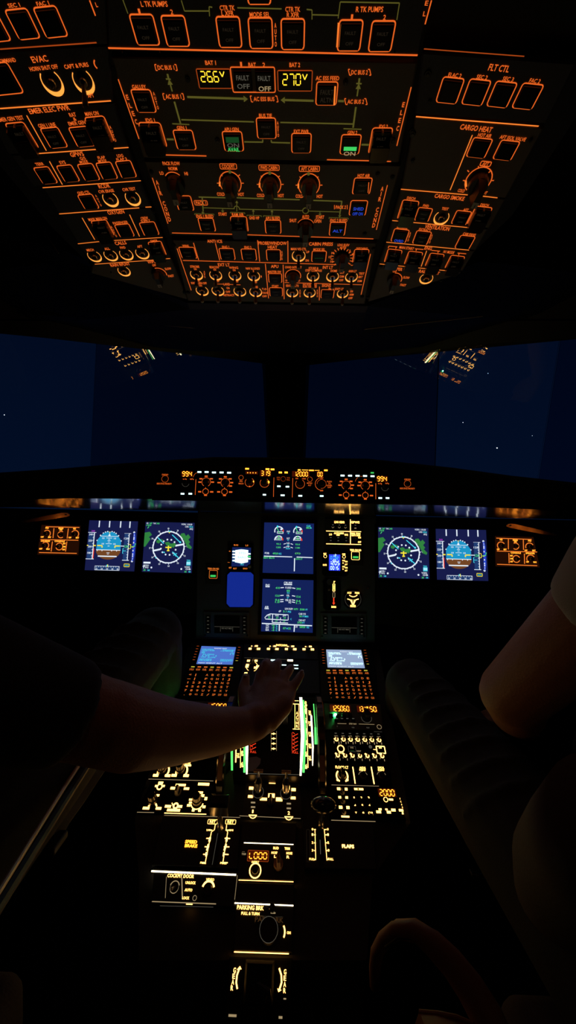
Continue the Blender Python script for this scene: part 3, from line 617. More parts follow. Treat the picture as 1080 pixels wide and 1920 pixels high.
u.t(225, 495.5, 'RAIN RPLNT', 5.5, 38); u.toggle(232.5, 508, 11, .0020, 0, .001, tip='knob'); u.t(286, 490.3, 'WIPER', 5.5, 20); u.t(289, 497, 'OFF', 4, 7); u.ring(298, 514, 14.5, lw=.0010, a0=-15, a1=100); u.t(315, 503.5, 'SLOW', 4.2, 12); u.t(320.7, 517, 'FAST', 4.2, 11); u.knob(297, 514, 12.5, .016, -90, m='knob')
u.screw(208, 510, 1.5); u.done()

# ---- RIGHT COLUMN
u = Unit('right_flight_control_panel', 'right overhead panel headed FLT CTL with ELAC 2, SEC 2, SEC 3 and FAC 2', 'control panel', OR, [(792, 100), (1080, 120), (1024, 232), (778, 214)], m='plate_dark')
u.t(936, 127, 'FLT CTL', 12.5, 40)
for x, y, s_ in ((853, 140.5, 'ELAC 2'), (904, 144, 'SEC 2'), (953, 147.5, 'SEC 3'), (1003, 151, 'FAC 2')): u.t(x, y, s_, 8, 25 if len(s_) > 5 else 21)
for x, y in ((843.5, 169.4), (892.5, 173), (940.5, 177), (989, 180.5)): u.pb(x, y, 40, 48.5, ghost=False)
u.ln(795, 91, 983, 105, .0007, 'orange_dim'); u.ln(780, 218, 1010, 236, .0010, 'amberline')
u.screw(802, 139, 7); u.screw(806, 190, 4); u.done()
u = Unit('cargo_heat_panel', 'right overhead panel headed CARGO HEAT with a long grey-tipped AFT temperature knob', 'control panel', OR, [(778, 220), (1020, 240), (948, 372), (752, 355)])
u.t(893, 240, 'CARGO HEAT', 10, 62); u.t(909, 253.3, 'HOT AIR', 7, 26); u.t(961.7, 258.5, 'AFT ISOL VALVE', 7, 51); u.pb(898.5, 277, 36.5, 37, ghost=False); u.pb(949, 281.5, 36, 37, ghost=False); u.ln(885.7, 252.7, 844, 356, .0009, 'amberline')
u.t(910.7, 306.7, 'AFT', 6.5, 12); u.box(910.7, 306.7, 20, 9, .0008); u.ring(897, 338, 24, lw=.0010, a0=-45, a1=235)
for a in (0, 40, 90, 135, 180): u.ln(897 + 25 * cd(a) - 0, 338 - 23 * sd(a), 897 + 29 * cd(a), 338 - 27 * sd(a), .0009)
u.ln(873, 338, 874, 350, .002, 'amberline'); u.t(865, 357, 'COLD', 6, 13); u.t(908, 361, 'HOT', 6, 11); u.knob(897, 340, 19, .026, -92); u.screw(774, 251, 6); u.screw(774, 301, 4); u.screw(995, 262, 4); u.done()
u = Unit('cargo_smoke_panel', 'right overhead panel headed CARGO SMOKE with two guarded DISCH buttons', 'control panel', OR, [(751, 357), (948, 374), (918, 428), (735, 412)])
u.ln(751.7, 354.3, 877, 365, .0009, 'amberline'); u.ln(903, 367, 932.7, 370.5, .0009, 'amberline')
u.t(843, 369.3, 'CARGO SMOKE', 7.5, 58); u.t(771, 371.3, 'DISCH', 5, 16); u.t(798.6, 385.5, 'FWD', 5, 11); u.t(834.7, 391, 'TEST', 5, 13); u.t(873.6, 393, 'AFT', 5, 10); u.t(908.6, 384, 'DISCH', 5, 16)
u.pb(765, 394, 31, 37, guard=True); u.pb(794, 402, 27, 25); u.toggle(827.8, 407.8, 13.5, .0022, 0, .001, tip='knob'); u.pb(865, 408, 29, 26); u.pb(899, 405, 32, 36, guard=True)
u.ln(735.5, 413, 876, 426, .0009, 'amberline'); u.ln(895, 427.5, 901.5, 428, .0009, 'amberline'); u.done()
u = Unit('ventilation_panel', 'right overhead panel headed VENTILATION with BLOWER, EXTRACT and CAB FANS buttons', 'control panel', OR, [(735, 414), (915, 430), (892, 469), (724, 453)])
u.t(820, 426.3, 'VENTILATION', 7.5, 48); u.t(754.4, 427, 'BLOWER', 5, 21); u.pb(750, 441.7, 28.5, 24.5, lit=([('blue', 'OVRD', -.3)], None)); u.t(796.7, 430.7, 'EXTRACT', 5, 23); u.pb(791, 445.5, 28.5, 25); u.tv(769.4, 436.7, 765.3, 450, 'AUTO', 4); u.tv(810, 440.8, 805.5, 453.6, 'AUTO', 4)
u.t(880, 439, 'CAB FANS', 5, 25); u.pb(871.7, 454, 28.5, 25, ghost=False); u.ln(724.4, 453.6, 879.4, 468.6, .0009, 'amberline'); u.done()
u = Unit('engine_start_panel', 'right overhead panel headed ENG with four guarded MAN START and N1 MODE buttons', 'control panel', OR, [(724, 455), (890, 471), (868, 508), (711, 493)])
u.t(803, 465, 'ENG', 6, 14); u.t(762.5, 464.5, 'MAN START', 5, 28); u.t(841.7, 472.3, 'N1 MODE', 5, 21); u.ln(800, 470, 789.7, 499.4, .0009, 'amberline')
for l in ((729, 461, 745, 462.5), (729, 461, 728, 465), (778, 466, 794, 467.5), (743, 462, 742, 466), (781, 466, 780, 470), (809, 469, 825, 470.5), (822, 470, 821, 474), (858, 474, 874, 475.5), (861, 474, 860, 478)): u.ln(*l, .0009)
for x, y in ((737, 480.5), (775, 484.5), (814.7, 488), (852.5, 492)): u.pb(x, y, 27, 26, guard=True)
u.ln(712, 494.4, 835.5, 507, .0009, 'amberline'); u.done()
u = Unit('right_wiper_panel', 'foremost right overhead panel with WIPER knob in front of ring-lit RAIN RPLNT button', 'control panel', OR, [(710, 495), (866, 510), (862, 514), (690, 566)])
u.t(745, 503.8, 'WIPER', 5.5, 20); u.t(740, 508.5, 'OFF', 4, 7); u.ring(739, 523, 14.5, lw=.0010, a0=-15, a1=100); u.t(762, 520, 'SLOW', 4.2, 12); u.t(756, 534, 'FAST', 4.2, 11); u.knob(738, 523, 12.5, .018, -92)
u.t(805, 510, 'RAIN RPLNT', 5.5, 40); u.toggle(799.4, 522, 12, .0022, 0, .001, tip='knob'); u.screw(827, 526, 3); u.screw(714, 500, 3.5); u.done()

# ================================================================== GLARESHIELD
gs = empty('glareshield', 'long black padded glareshield hood carrying the lit autopilot controls', 'glareshield', tuple(GS.world(540, 905)))
gi = gs.matrix_world.copy(); gi = Matrix.Translation(GS.world(540, 905)).inverted()
def wpts(b, m): b.v = [tuple(m @ Vector(v)) for v in b.v]; return b
# front profile pixels (top edge, bottom edge), depth of face
prof = [(-160, 905, 952, .86), (0, 886, 938, .90), (120, 878, 934, .95), (240, 868, 935, .985), (400, 857, 937, 1.0), (540, 858, 940, 1.0), (690, 860, 943, 1.0), (850, 877, 948, .985), (960, 892, 953, .95), (1080, 905, 958, .90), (1230, 930, 975, .86)]
b = MB()
T = [at(x, y0, z) for x, y0, y1, z in prof]; Bm = [at(x, y1, z) for x, y0, y1, z in prof]
Tb = [V(p.x * 1.02, p.y + .42, p.z + .008) for p in T]; n = len(prof)
L1 = [p + V(0, .020, -.004) for p in T]; L2 = [p + V(0, .020, .002) for p in Bm]
Bf = [p + V(0, .02, 0) for p in Bm]
vs = T + Tb + L1 + L2
for k, (A, B_) in enumerate(((0, 1), (0, 2), (2, 3))):
    vv = vs[A * n:(A + 1) * n] + vs[B_ * n:(B_ + 1) * n]
    b.add(vv, [(i, i + 1, i + 1 + n, i + n) for i in range(n - 1)], 'soft')
build('hood', wpts(b, gi), gs)
# underside: slopes down towards the instrument panel, semi-gloss
b = MB(); U0 = [p + V(0, .012, 0) for p in Bm]; U1 = [V(p.x * 1.04, 1.155, CAM.z + .002 - (.012 if 0 else 0)) for p in Bm]
U1 = [V(a.x * 1.02, a.y + .118, 0) for a in U0]
for i, (x, y0, y1, z) in enumerate(prof): 
    U1[i].z = at(540, 962, 1.12).z
mat('underside', (.60, .60, .60), .15, 1)
b.add(U0 + U1, [(i, i + 1, i + 1 + n, i + n) for i in range(n - 1)], 'underside')
b.add([p + V(0, 0, .006) for p in U0] + [p + V(0, 0, .004) for p in U1], [(i, i + 1, i + 1 + n, i + n) for i in range(n - 1)], 'black')
build('underside', wpts(b, gi), gs)
# front lip
b = MB(); P0 = [at(x, y, .985) for x, y in ((285, 935), (400, 936.5), (540, 939.5), (690, 942.5), (790, 944))]
P1 = [p + V(0, 0, -.004) for p in P0]; P2 = [p + V(0, .035, .0005) for p in P0]; P3 = [p + V(0, .035, -.004) for p in P0]; k5 = 5
for A, B_ in ((P0, P1), (P0, P2), (P1, P3), (P2, P3)): b.add(A + B_, [(i, i + 1, i + 1 + k5, i + k5) for i in range(4)], 'gloss')
build('lip', wpts(b, gi), gs)

def efis(name, label, data, dx):
    u = Unit(name, label, 'control panel', GS, data['c'], m='black', thick=.02); return u
def efis_common(u, pbs, kn1, kn2, sm, lit, digits, dtext, kd, vl, chrono, mp, green=False):
    for x, y in pbs:
        u.pb(x, y, 11, 8.5, outline=None, lit=([], ('cyanwhite', -.12, .0045)), name='pushbutton')
    def r8(x, y, r, labs):
        u.ring(x, y, r, lw=.0010, m='orange', a0=-60, a1=240); u.knob(x, y, r * .8, .013, 60 if labs == 1 else 0, grey=False)
    for k, (x, y) in enumerate((kn1, kn2)):
        r8(x, y, 8.3, k)
        for a in ((0, 35, 90, 145, 180) if k == 0 else (-35, 0, 40, 90, 140, 180)):
            u.blob(x + 12 * cd(a), y - 11 * sd(a), 5.5, 2.4, 'orange')
    for k, (x, y) in enumerate(sm):
        u.ring(x, y, 5.5, lw=.0012); u.knob(x, y, 3.4, .009, 80, grey=False, m='knob'); u.blob(x - 11, y + .3, 5.5, 2.6, 'orange'); u.blob(x + 11.5, y + .6, 6, 2.6, 'orange'); u.blob(x, y + 7, 5.5, 2.2, 'orange'); u.ln(x, y - 5.5, x, y - 8, .001)
    for x, y in lit: u.pb(x, y, 10, 8, outline=None, lit=([], ('cyanwhite', -.1, .0045)))
    u.readout(digits[0], digits[1], 22, 11, digits[2], 19, 8.6, frame=None, th2=.3)
    for x, y in dtext: u.t(x, y, 'in Hg' if x == dtext[0][0] else 'hPa', 2.8, 7, m='orange')
    u.ring(kd[0], kd[1], 6.5, m='ghost_w', lw=.0006, a0=180, a1=350); u.knob(kd[0], kd[1] - 1, 5.5, .014, grey=False, bar=False, ridge=1)
    u.ln(*vl, .0012)
    u.done(); u.L = MB()
    u.t(chrono[0], chrono[1] - 8, 'CHRONO', 2.8, 12); u.ring(chrono[0], chrono[1], 6.3, m='orange', lw=.0006); u.knob(chrono[0], chrono[1], 5, .006, grey=False, bar=False)
    u.t(mp[0], mp[1], 'SIDE STICK PRIORITY', 2.8, 28); u.done(name='priority_legend'); u.L = MB()
u = Unit('captain_display_control_panel', 'left glareshield panel with five white lit keys above two map knobs', 'control panel', GS, [(288, 876), (442, 873), (440, 934), (286, 936)], m='black')
efis_common(u, ((374.5, 884.7), (388, 884.7), (401.7, 885.5), (416, 885.5), (430, 886)), (386.7, 904), (422.5, 905), ((385.5, 921.7), (421, 922)), ((343, 925.5), (357.5, 925.5)), (351, 888.7, '994'), ((346.7, 898.3), (360, 898.3)), (348, 906), (367.5, 898.7, 366, 928), (309.5, 898), (308, 907))
u.ring(374, 897, 12, lw=.0007, a0=70, a1=170); u.done()
u = Unit('copilot_display_control_panel', 'right glareshield panel with white lit keys and one green lit key at its end', 'control panel', GS, [(632, 878), (788, 882), (786, 941), (630, 939)], m='black')
efis_common(u, ((642, 891.3), (656, 891.5), (670, 891.7), (684, 892), (698, 892.5)), (684.7, 910.5), (649, 909.7), ((649, 928), (685, 928.7)), ((712.5, 933.5), (726, 933.5)), (716, 898, '994'), ((712.5, 906.5), (726, 906.5)), (721.7, 914), (704.5, 906, 704.5, 936), (764, 907), (763.7, 916))
u.blob(697.5, 887, 6, 2.6, 'green', .0037); u.ring(678, 905, 12, lw=.0007, a0=70, a1=170); u.done()
u = Unit('autopilot_control_panel', 'middle glareshield panel with speed, heading and altitude readouts and knobs', 'control panel', GS, [(445, 873), (630, 876), (629, 938), (444, 935)], m='black')
u.readout(472, 886.7, 24, 6, '----', 20, 5, frame=None, th2=.4); u.readout(498, 887.6, 22, 12, '319', 18, 8.5, frame=None, th2=.3); u.readout(564, 889, 34, 11, '12000', 27, 8.6, frame=None, th2=.3); u.readout(600, 889.4, 14, 11, '00', 10, 8.6, frame=None, th2=.3)
u.blob(463.4, 879, 7, 3, 'digit'); u.blob(501.6, 879.7, 7, 3, 'digit'); u.blob(511, 880.2, 7, 3, 'digit'); u.blob(561, 881.3, 5, 2.4, 'digit'); u.ln(566, 881.2, 578, 881.5, .0016, 'digit'); u.blob(584, 882, 9, 2.4, 'digit'); u.ln(590, 882, 599, 882, .0014, 'digit'); u.blob(611, 882, 6.5, 3, 'digit')
u.blob(525.7, 886, 6, 3.2, 'digit'); u.blob(536.5, 886, 6, 3.2, 'digit')
for x, y, r in ((468, 904.5, 8.5), (496, 905.5, 8.5), (562.7, 907.5, 8.5)): u.ring(x, y, r, lw=.0009, a0=-220, a1=60); u.knob(x, y, r * .82, .016, grey=False, bar=False, ridge=1)
u.dot(503, 904, 2.6, 'digit'); u.dot(475, 903, 1.6, 'digit'); u.dot(468, 912, 1.6, 'orange'); u.ring(452, 895.5, 4.3, lw=.0007); u.t(452, 902.3, 'SPD', 2.6, 6); u.t(452, 906.8, 'MACH', 2.6, 9)
u.ln(513.6, 895.5, 512.7, 931.6, .0011, 'orange'); u.ln(549, 896.4, 548, 932.5, .0011, 'orange'); u.ring(531, 898, 4.5, 'orange_dim', .0006); u.t(522, 895.3, 'HDG', 2.5, 6, 'orange_dim'); u.t(522, 899.3, 'TRK', 2.5, 6, 'orange_dim'); u.t(540.5, 896, 'V/S', 2.5, 6, 'orange_dim'); u.t(540.5, 900, 'FPA', 2.5, 6, 'orange_dim')
for x, y in ((523, 911.5), (539, 912.3)): u.pb(x, y, 9.5, 7.5, outline=None, lit=([], ('cyanwhite', -.1, .0042)))
for x, y, k in ((496, 928, 9), (530, 929, 11), (563, 930, 10.5), (603, 930.4, 10)): u.pb(x, y, k, 8, outline=None, lit=([], ('cyanwhite', 0, .0042)))
u.t(556.5, 897.2, '100', 2.5, 5); u.t(570, 897.6, '1000', 2.5, 7); u.ring(581, 898.7, 4.5, lw=.0007); u.t(580.5, 906, 'METRIC', 2.4, 10); u.t(580.5, 910, 'ALT', 2.4, 6)
u.ring(603, 907.5, 12, lw=.0010, a0=75, a1=285); u.knob(603, 907.5, 6, .014, grey=False, bar=False, ridge=1); u.ring(603, 907.5, 8.5, lw=.0005, a0=-100, a1=180); u.t(603, 897, 'UP', 2.6, 5); u.t(603, 920, 'DN', 2.6, 5)
for k, s_ in enumerate(('PUSH', 'TO', 'LEVEL', 'OFF')): u.t(617.5, 903 + 3.6 * k, s_, 2.4, 2.2 * len(s_))
u.done()

# ================================================================== MAIN PANEL
c = MP.hit(540, 1080)
mpn = Unit('main_instrument_panel', 'wide black main instrument panel that holds the lit flight displays', 'instrument panel', MP, None, (540, 1080))
b = MB()
def R4(px, py, qx, qy): a, b_ = MP.hit(px, py), MP.hit(qx, qy); return a[0], b_[0], b_[1], a[1]
b.prism([MP.hit(*p) for p in ((-40, 950), (370, 960), (368, 1150), (250, 1170), (-30, 1130))], -.06, -.013, 'black', .002); mpn.part('side_panel', b); b = MB()
b.prism([MP.hit(*p) for p in ((706, 966), (1120, 975), (1110, 1150), (820, 1185), (704, 1170))], -.06, -.013, 'black', .002)
mpn.part('side_panel', b)
b = MB(); b.prism([MP.hit(*p) for p in ((370, 958), (706, 965), (704, 1206), (366, 1199))], -.06, -.004, 'panel_grey', .002); mpn.part('centre_panel', b)
b = MB()
for x, y in ((368, 1097), (373, 958), (688, 963), (690, 1103), (606, 1091), (388, 961)): q = MP.hit(x, y); b = MB(); b.cyl(q[0], q[1], .003, .0025, -.004, -.001, 'chrome', 10); mpn.part('fastener', b)

SW = .156
class Screen(Unit):
    def __init__(s, name, label, px, py, w=SW, h=SW, bg='scr', bez=.010, pl=MP, rnd=None, cat='display'):
        c = pl.hit(px, py); s.sw, s.sh = w, h
        super().__init__(name, label, cat, pl, None, mp=lambda x, y: (c[0] + (x - .5) * w, c[1] - (y - .5) * h), cpx=(.5, .5))
        x0, x1, y0, y1 = c[0] - w / 2, c[0] + w / 2, c[1] - h / 2, c[1] + h / 2
        b = MB(); e = bez
        for q in ((x0 - e, x1 + e, y1, y1 + e), (x0 - e, x1 + e, y0 - e, y0), (x0 - e, x0, y0, y1), (x1, x1 + e, y0, y1)): b.box(q[0], q[1], q[2], q[3], -.014, .0025, 'cap', .0008)
        s.part('bezel', b)
        b = MB(); b.box(x0, x1, y0, y1, -.004, 0, 'black'); b.rect(c[0], c[1], w, h, .0002, bg); s.part('screen', b)
    def fill(s, pts, m, z=.0006): s.L.add([(*s.P(*p), z) for p in pts], [tuple(range(len(pts)))], m)
    def fin(s): s.done(name='screen_graphics')

def pfd(name, label, px, py):
    u = Screen(name, label, px, py)
    for x in (.21, .42, .645, .835): u.ln(x, .005, x, .135, .0035, 'tx_w')
    cx, r = .44, .245
    top = [(cx + r * cd(a), .50 - .28 * sd(a)) for a in range(40, 141, 10)]
    def arcp(a0, a1, ry): return [(cx + r * cd(a), .5 - ry * sd(a)) for a in range(a0, a1 + 1, 10)]
    u.fill([(cx + r, .59), (cx + r, .40)] + arcp(40, 140, .28) + [(cx - r, .40), (cx - r, .59)], 'sky_s')
    u.fill([(cx - r, .59), (cx - r, .64)] + [(cx - r * cd(a), .60 + .18 * sd(a)) for a in range(20, 161, 10)] + [(cx + r, .64), (cx + r, .59)], 'earth_s', .0006)
    u.ln(cx - r, .59, cx + r, .59, .0022, 'tx_w', .001); u.ln(cx - .2, .715, cx + .18, .715, .0035, 'tx_w', .001); u.ln(cx - r * .75, .315, cx + r * .75, .315, .0014, 'tx_w', .001)
    for a in (45, 60, 70, 80, 100, 110, 120, 135, 160, 20): u.dot(cx + r * 1.06 * cd(a), .50 - .285 * sd(a), .013, 'tx_w')
    u.fill([(cx - .02, .225), (cx + .02, .225), (cx, .25)], 'tx_y', .0011); u.fill([(cx, .25), (cx - .025, .31), (cx + .025, .31)], 'tx_w', .0011)
    for y, wd in ((.35, .06), (.375, .015), (.40, .03), (.43, .02), (.465, .06), (.51, .02), (.645, .03), (.67, .02)): u.ln(cx - wd, y, cx + wd, y, .0014, 'tx_w', .001)
    for y in (.355, .468):
        for sx in (-.12, .115): u.t(cx + sx, y, '10', .03, .045, 'tx_w', .001)
    for x in (.22, .315, .51, .61): u.ln(x, .59, x, .615, .002, 'tx_w', .0011)
    for sx in (-1, 1):
        a = cx + sx * .23; b_ = cx + sx * .13; u.ln(a, .505, b_, .505, .0034, 'tx_y', .0011); u.ln(b_, .505, b_, .545, .0034, 'tx_y', .0011)
    u.box(cx, .56, .035, .045, .0012, 'tx_g', .001); u.dot(cx, .51, .014, 'tx_c')
    # speed tape
    u.fill([(.02, .25), (.125, .25), (.125, .77), (.02, .77)], 'tape'); u.ln(.13, .245, .13, .775, .0026, 'tx_w', .001); u.ln(.0, .245, .165, .245, .0014, 'tx_w'); u.ln(.0, .775, .16, .775, .0020, 'tx_w')
    for y, s_ in ((.285, '240'), (.41, '220'), (.53, '200'), (.655, '180')): u.t(.06, y, s_, .035, .075, 'tx_w', .001)
    for k in range(9): u.ln(.105, .285 + k * .061, .13, .285 + k * .061, .0012, 'tx_w', .001)
    u.ln(0, .507, .03, .507, .003, 'tx_y', .001); u.ln(.13, .507, .18, .507, .0035, 'tx_y', .0012); u.ln(.147, .57, .147, .765, .0024, 'red', .001); u.t(.10, .215, '300', .03, .07, 'tx_m')
    # altitude tape
    u.fill([(.745, .25), (.83, .25), (.83, .78), (.745, .78)], 'tape'); u.ln(.84, .245, .84, .785, .0022, 'tx_w', .001); u.ln(.74, .25, .875, .25, .0014, 'tx_w'); u.ln(.735, .785, .87, .785, .0020, 'tx_w')
    u.t(.785, .352, '125', .035, .09, 'tx_w', .001); u.box(.82, .51, .13, .085, .0018, 'tx_y', .002); u.t(.80, .51, '120', .045, .09, 'tx_g', .0012); u.ln(.68, .505, .755, .505, .0022, 'tx_w', .0013)
    u.box(.76, .60, .055, .10, .0018, 'tx_c', .001); u.ln(.74, .60, .80, .60, .0015, 'tx_c', .001)
    for k in range(9): u.ln(.815, .29 + k * .055, .84, .29 + k * .055, .001, 'tx_w', .001)
    u.fill([(.925, .23), (.955, .23), (.975, .34), (.975, .68), (.955, .80), (.925, .80)], 'blue'); u.dot(.935, .225, .02, 'tx_w'); u.dot(.935, .80, .02, 'tx_w')
    for y in (.28, .33, .36, .43, .59, .66, .70, .75): u.t(.94, y, '2' if y in (.28, .75) else '1', .03, .018, 'tx_w', .001)
    u.ln(.90, .515, .975, .50, .002, 'tx_g', .0013); u.t(.975, .475, '7', .05, .03, 'tx_g', .0013); u.ln(.905, .515, .945, .515, .003, 'tx_y', .001)
    # heading strip, box
    u.fill([(.20, .915), (.69, .915), (.69, .985), (.20, .985)], 'tape'); u.box(.445, .95, .49, .075, .0016, 'tx_w', .0005)
    for k, s_ in enumerate(('32', '33', '34', '35', '0')): u.t(.235 + k * .107, .965, s_, .03, .04, 'tx_w', .001)
    for k in range(10): u.ln(.225 + k * .05, .915, .225 + k * .05, .935, .001, 'tx_w', .001)
    u.fill([(.425, .885), (.47, .885), (.46, .92), (.435, .92)], 'tx_c', .001); u.ln(.455, .875, .455, .93, .0022, 'tx_y', .0012)
    u.box(.835, .885, .105, .055, .0016, 'tx_y', .001); u.t(.835, .885, 'QNH', .025, .07, 'tx_c')
    u.fin()
def nd(name, label, px, py):
    u = Screen(name, label, px, py); cx, cy, r = .50, .50, .315
    for m_, P_ in (('terr', ((0, .22), (.10, .20), (.15, .26), (.09, .31), (.13, .34), (.08, .42), (.03, .50), (0, .50))), ('terr', ((.74, .22), (.80, .21), (.84, .27), (.88, .23), (.93, .29), (.89, .34), (.93, .39), (.90, .42), (.97, .49), (.95, .53), (.88, .50), (.84, .42), (.81, .36), (.76, .30), (.72, .26))),
                   ('terr', ((.25, .37), (.33, .34), (.40, .36), (.34, .39), (.30, .43), (.25, .41))), ('terr', ((.42, .41), (.49, .39), (.54, .43), (.63, .41), (.65, .45), (.60, .51), (.53, .48), (.46, .47)))): u.fill(P_, m_)
    u.ring(cx, cy, r, 'tx_w', .0036)
    for k in range(36):
        a = k * 10 + 4; e = 1.10 if k % 3 == 0 else 1.05
        u.ln(cx + r * cd(a), cy - r * sd(a), cx + r * e * cd(a), cy - r * e * sd(a), .0016, 'tx_w')
        if k % 3 == 0: u.t(cx + r * 1.19 * cd(a), cy - r * 1.19 * sd(a), str((9 - k) % 36), .03, .035, 'tx_w')
    for k in range(12): a = k * 30 + 12; u.dot(cx + .155 * cd(a), cy - .155 * sd(a), .017, 'tx_w')
    u.fill([(cx - .025, .17), (cx + .025, .17), (cx + .0, .21)], 'tx_c', .001); u.fill([(cx - .02, .195), (cx + .02, .195), (cx, .225)], 'tx_y', .0012)
    u.ln(.56, .25, .73, .40, .0026, 'tx_c', .001); u.dot(.73, .395, .02, 'tx_c'); u.ln(.27, .31, .40, .43, .0026, 'tx_c', .001); u.ln(.585, .59, .72, .71, .0026, 'tx_c', .001); u.ln(.61, .66, .68, .62, .0022, 'tx_c', .001); u.ln(.63, .61, .66, .68, .0022, 'tx_c', .001)
    u.ln(.65, .465, .80, .435, .0050, 'tx_w', .001); u.ln(.19, .58, .34, .545, .0050, 'tx_w', .001); u.dot(.665, .46, .018, 'tx_w'); u.dot(.75, .445, .018, 'tx_w'); u.dot(.335, .545, .016, 'tx_w')
    u.ln(.44, .505, .56, .505, .0038, 'tx_y', .0012); u.ln(.5, .47, .5, .575, .0038, 'tx_y', .0012); u.ln(.475, .568, .525, .568, .0038, 'tx_y', .0012)
    for x, y in ((.39, .60), (.42, .605), (.26, .71)): u.dot(x, y, .014, 'tx_c')
    u.t(.04, .028, 'GS', .026, .04, 'tx_w'); u.t(.11, .028, '247', .03, .06, 'tx_g'); u.t(.185, .028, 'TAS', .026, .055, 'tx_w'); u.t(.255, .028, '243', .03, .06, 'tx_g'); u.t(.07, .07, '170/9', .03, .10, 'tx_g'); u.ln(.05, .13, .075, .095, .002, 'tx_g')
    u.t(.84, .033, 'VOR1 110.50', .032, .22, 'tx_w'); u.t(.845, .08, 'CRS', .03, .07, 'tx_w'); u.t(.93, .08, '356', .03, .08, 'tx_c'); u.t(.935, .125, 'AFQ', .032, .07, 'tx_w')
    u.fill([(.02, .80), (.16, .80), (.16, .835), (.02, .835)], 'tx_w'); u.t(.08, .87, 'VOR1', .03, .10, 'tx_w'); u.t(.09, .91, 'AFQ', .03, .07, 'tx_w'); u.ln(.03, .86, .03, .93, .002, 'tx_w'); u.ln(.01, .89, .06, .89, .002, 'tx_w'); u.dot(.185, .91, .018, 'tx_w'); u.t(.05, .963, '35', .032, .045, 'tx_g'); u.t(.13, .965, 'NM', .028, .045, 'tx_c')
    u.t(.92, .755, 'TERR', .028, .08, 'tx_c'); u.fill([(.88, .775), (.965, .775), (.965, .85), (.88, .85)], 'tx_c', .0005)
    for y in (.795, .822): u.ln(.885, y, .96, y, .0018, 'tx_w', .0009)
    u.t(.90, .885, 'VOR2', .032, .11, 'tx_w'); u.t(.92, .925, 'CHB', .032, .10, 'tx_w'); u.dot(.785, .925, .018, 'tx_w'); u.t(.87, .975, '35', .032, .045, 'tx_g'); u.t(.95, .975, 'NM', .028, .04, 'tx_c')
    u.fin()
pfd('primary_flight_display', 'outer left flight display with blue sky and brown ground attitude ball', 209.5, 1023)
nd('navigation_display', 'compass rose display with green terrain, inner screen on the left side', 316, 1026)
nd('navigation_display', 'compass rose display with green terrain, inner screen on the right side', 756.5, 1036.5)
pfd('primary_flight_display', 'outer right flight display with blue sky and brown ground attitude ball', 865.5, 1040)

u = Screen('engine_display', 'upper middle screen showing two pairs of round engine gauges', 541, 1027.5, bg='scr2')
for x in (.30, .68):
    u.ring(x, .165, .085, 'tx_w', .0032, 25, 200); u.ring(x, .165, .085, 'red', .0032, -15, 20); u.ln(x - .01, .165, x - .045, .09, .0024, 'tx_g'); u.box(x + .025, .195, .12, .036, .0014, 'tx_w', .0003); u.t(x + .03, .195, '87.3' if x < .5 else '87.2', .022, .09, 'tx_g')
    u.dot(x - .03, .075, .02, 'tx_c'); u.dot(x + .045, .13, .02, 'tx_w')
    u.ring(x, .345, .08, 'tx_w', .0032, 40, 185); u.ring(x, .345, .08, 'red', .003, -5, 35); u.box(x, .325, .11, .038, .0014, 'tx_w', .0003); u.t(x, .325, '582', .024, .07, 'tx_g'); u.dot(x, .275, .016, 'tx_g')
    u.t(x, .425, '93.2' if x < .5 else '93.0', .03, .09, 'tx_g'); u.t(x, .492, '1205' if x < .5 else '1180', .03, .09, 'tx_g')
for y, a_, b_ in ((.17, 'N1', '%'), (.31, 'EGT', 'C'), (.405, 'N2', '%'), (.475, 'FF', 'KG/H')): u.t(.49, y, a_, .032, .06, 'tx_w'); u.t(.49, y + .036, b_, .028, .035 if len(b_) < 3 else .085, 'tx_c')
for y in (.42, .49): u.ln(.40, y + .005, .445, y - .008, .002, 'tx_w'); u.ln(.54, y - .008, .585, y + .008, .002, 'tx_w')
u.t(.89, .05, 'CLB', .034, .08, 'tx_c'); u.t(.89, .088, '88.0', .032, .09, 'tx_g'); u.t(.94, .088, '%', .03, .03, 'tx_c')
u.t(.075, .612, 'FOB:', .036, .09, 'tx_w'); u.t(.24, .615, '4920', .036, .11, 'tx_g'); u.t(.335, .617, 'KG', .034, .05, 'tx_c'); u.t(.68, .60, 'FLAP', .03, .09, 'ghost_w'); u.t(.685, .60, '(S)', .026, .11, 'tx_g')
u.ln(.015, .672, .575, .675, .0026, 'tx_w'); u.ln(.665, .675, .98, .68, .0026, 'tx_w'); u.ln(.625, .70, .625, .955, .0030, 'tx_w'); u.t(.115, .702, 'SEAT BELTS', .036, .215, 'tx_g'); u.t(.715, .71, 'LDG LT', .034, .13, 'tx_g'); u.fin()
u = Screen('systems_display', 'lower middle screen showing green cruise page figures and a fuselage outline', 539, 1135.5, bg='scr2')
u.t(.50, .065, 'CRUISE', .045, .165, 'tx_w'); u.ln(.42, .098, .58, .098, .0022, 'tx_w'); u.t(.10, .12, 'ENG', .045, .08, 'tx_w'); u.ln(.06, .15, .14, .15, .002, 'tx_w')
for y, l_, r_ in ((.165, '410', '395'), (.315, '13.0', '13.6'), (.395, '0.6', '0.6'), (.435, '1.0', '1.1')): u.t(.30, y, l_, .036, .085, 'tx_g'); u.t(.71, y + .008, r_, .036, .085, 'tx_g'); u.ln(.355, y - .004, .42, y - .01, .0024, 'tx_w'); u.ln(.585, y - .008, .645, y + .002, .0024, 'tx_w')
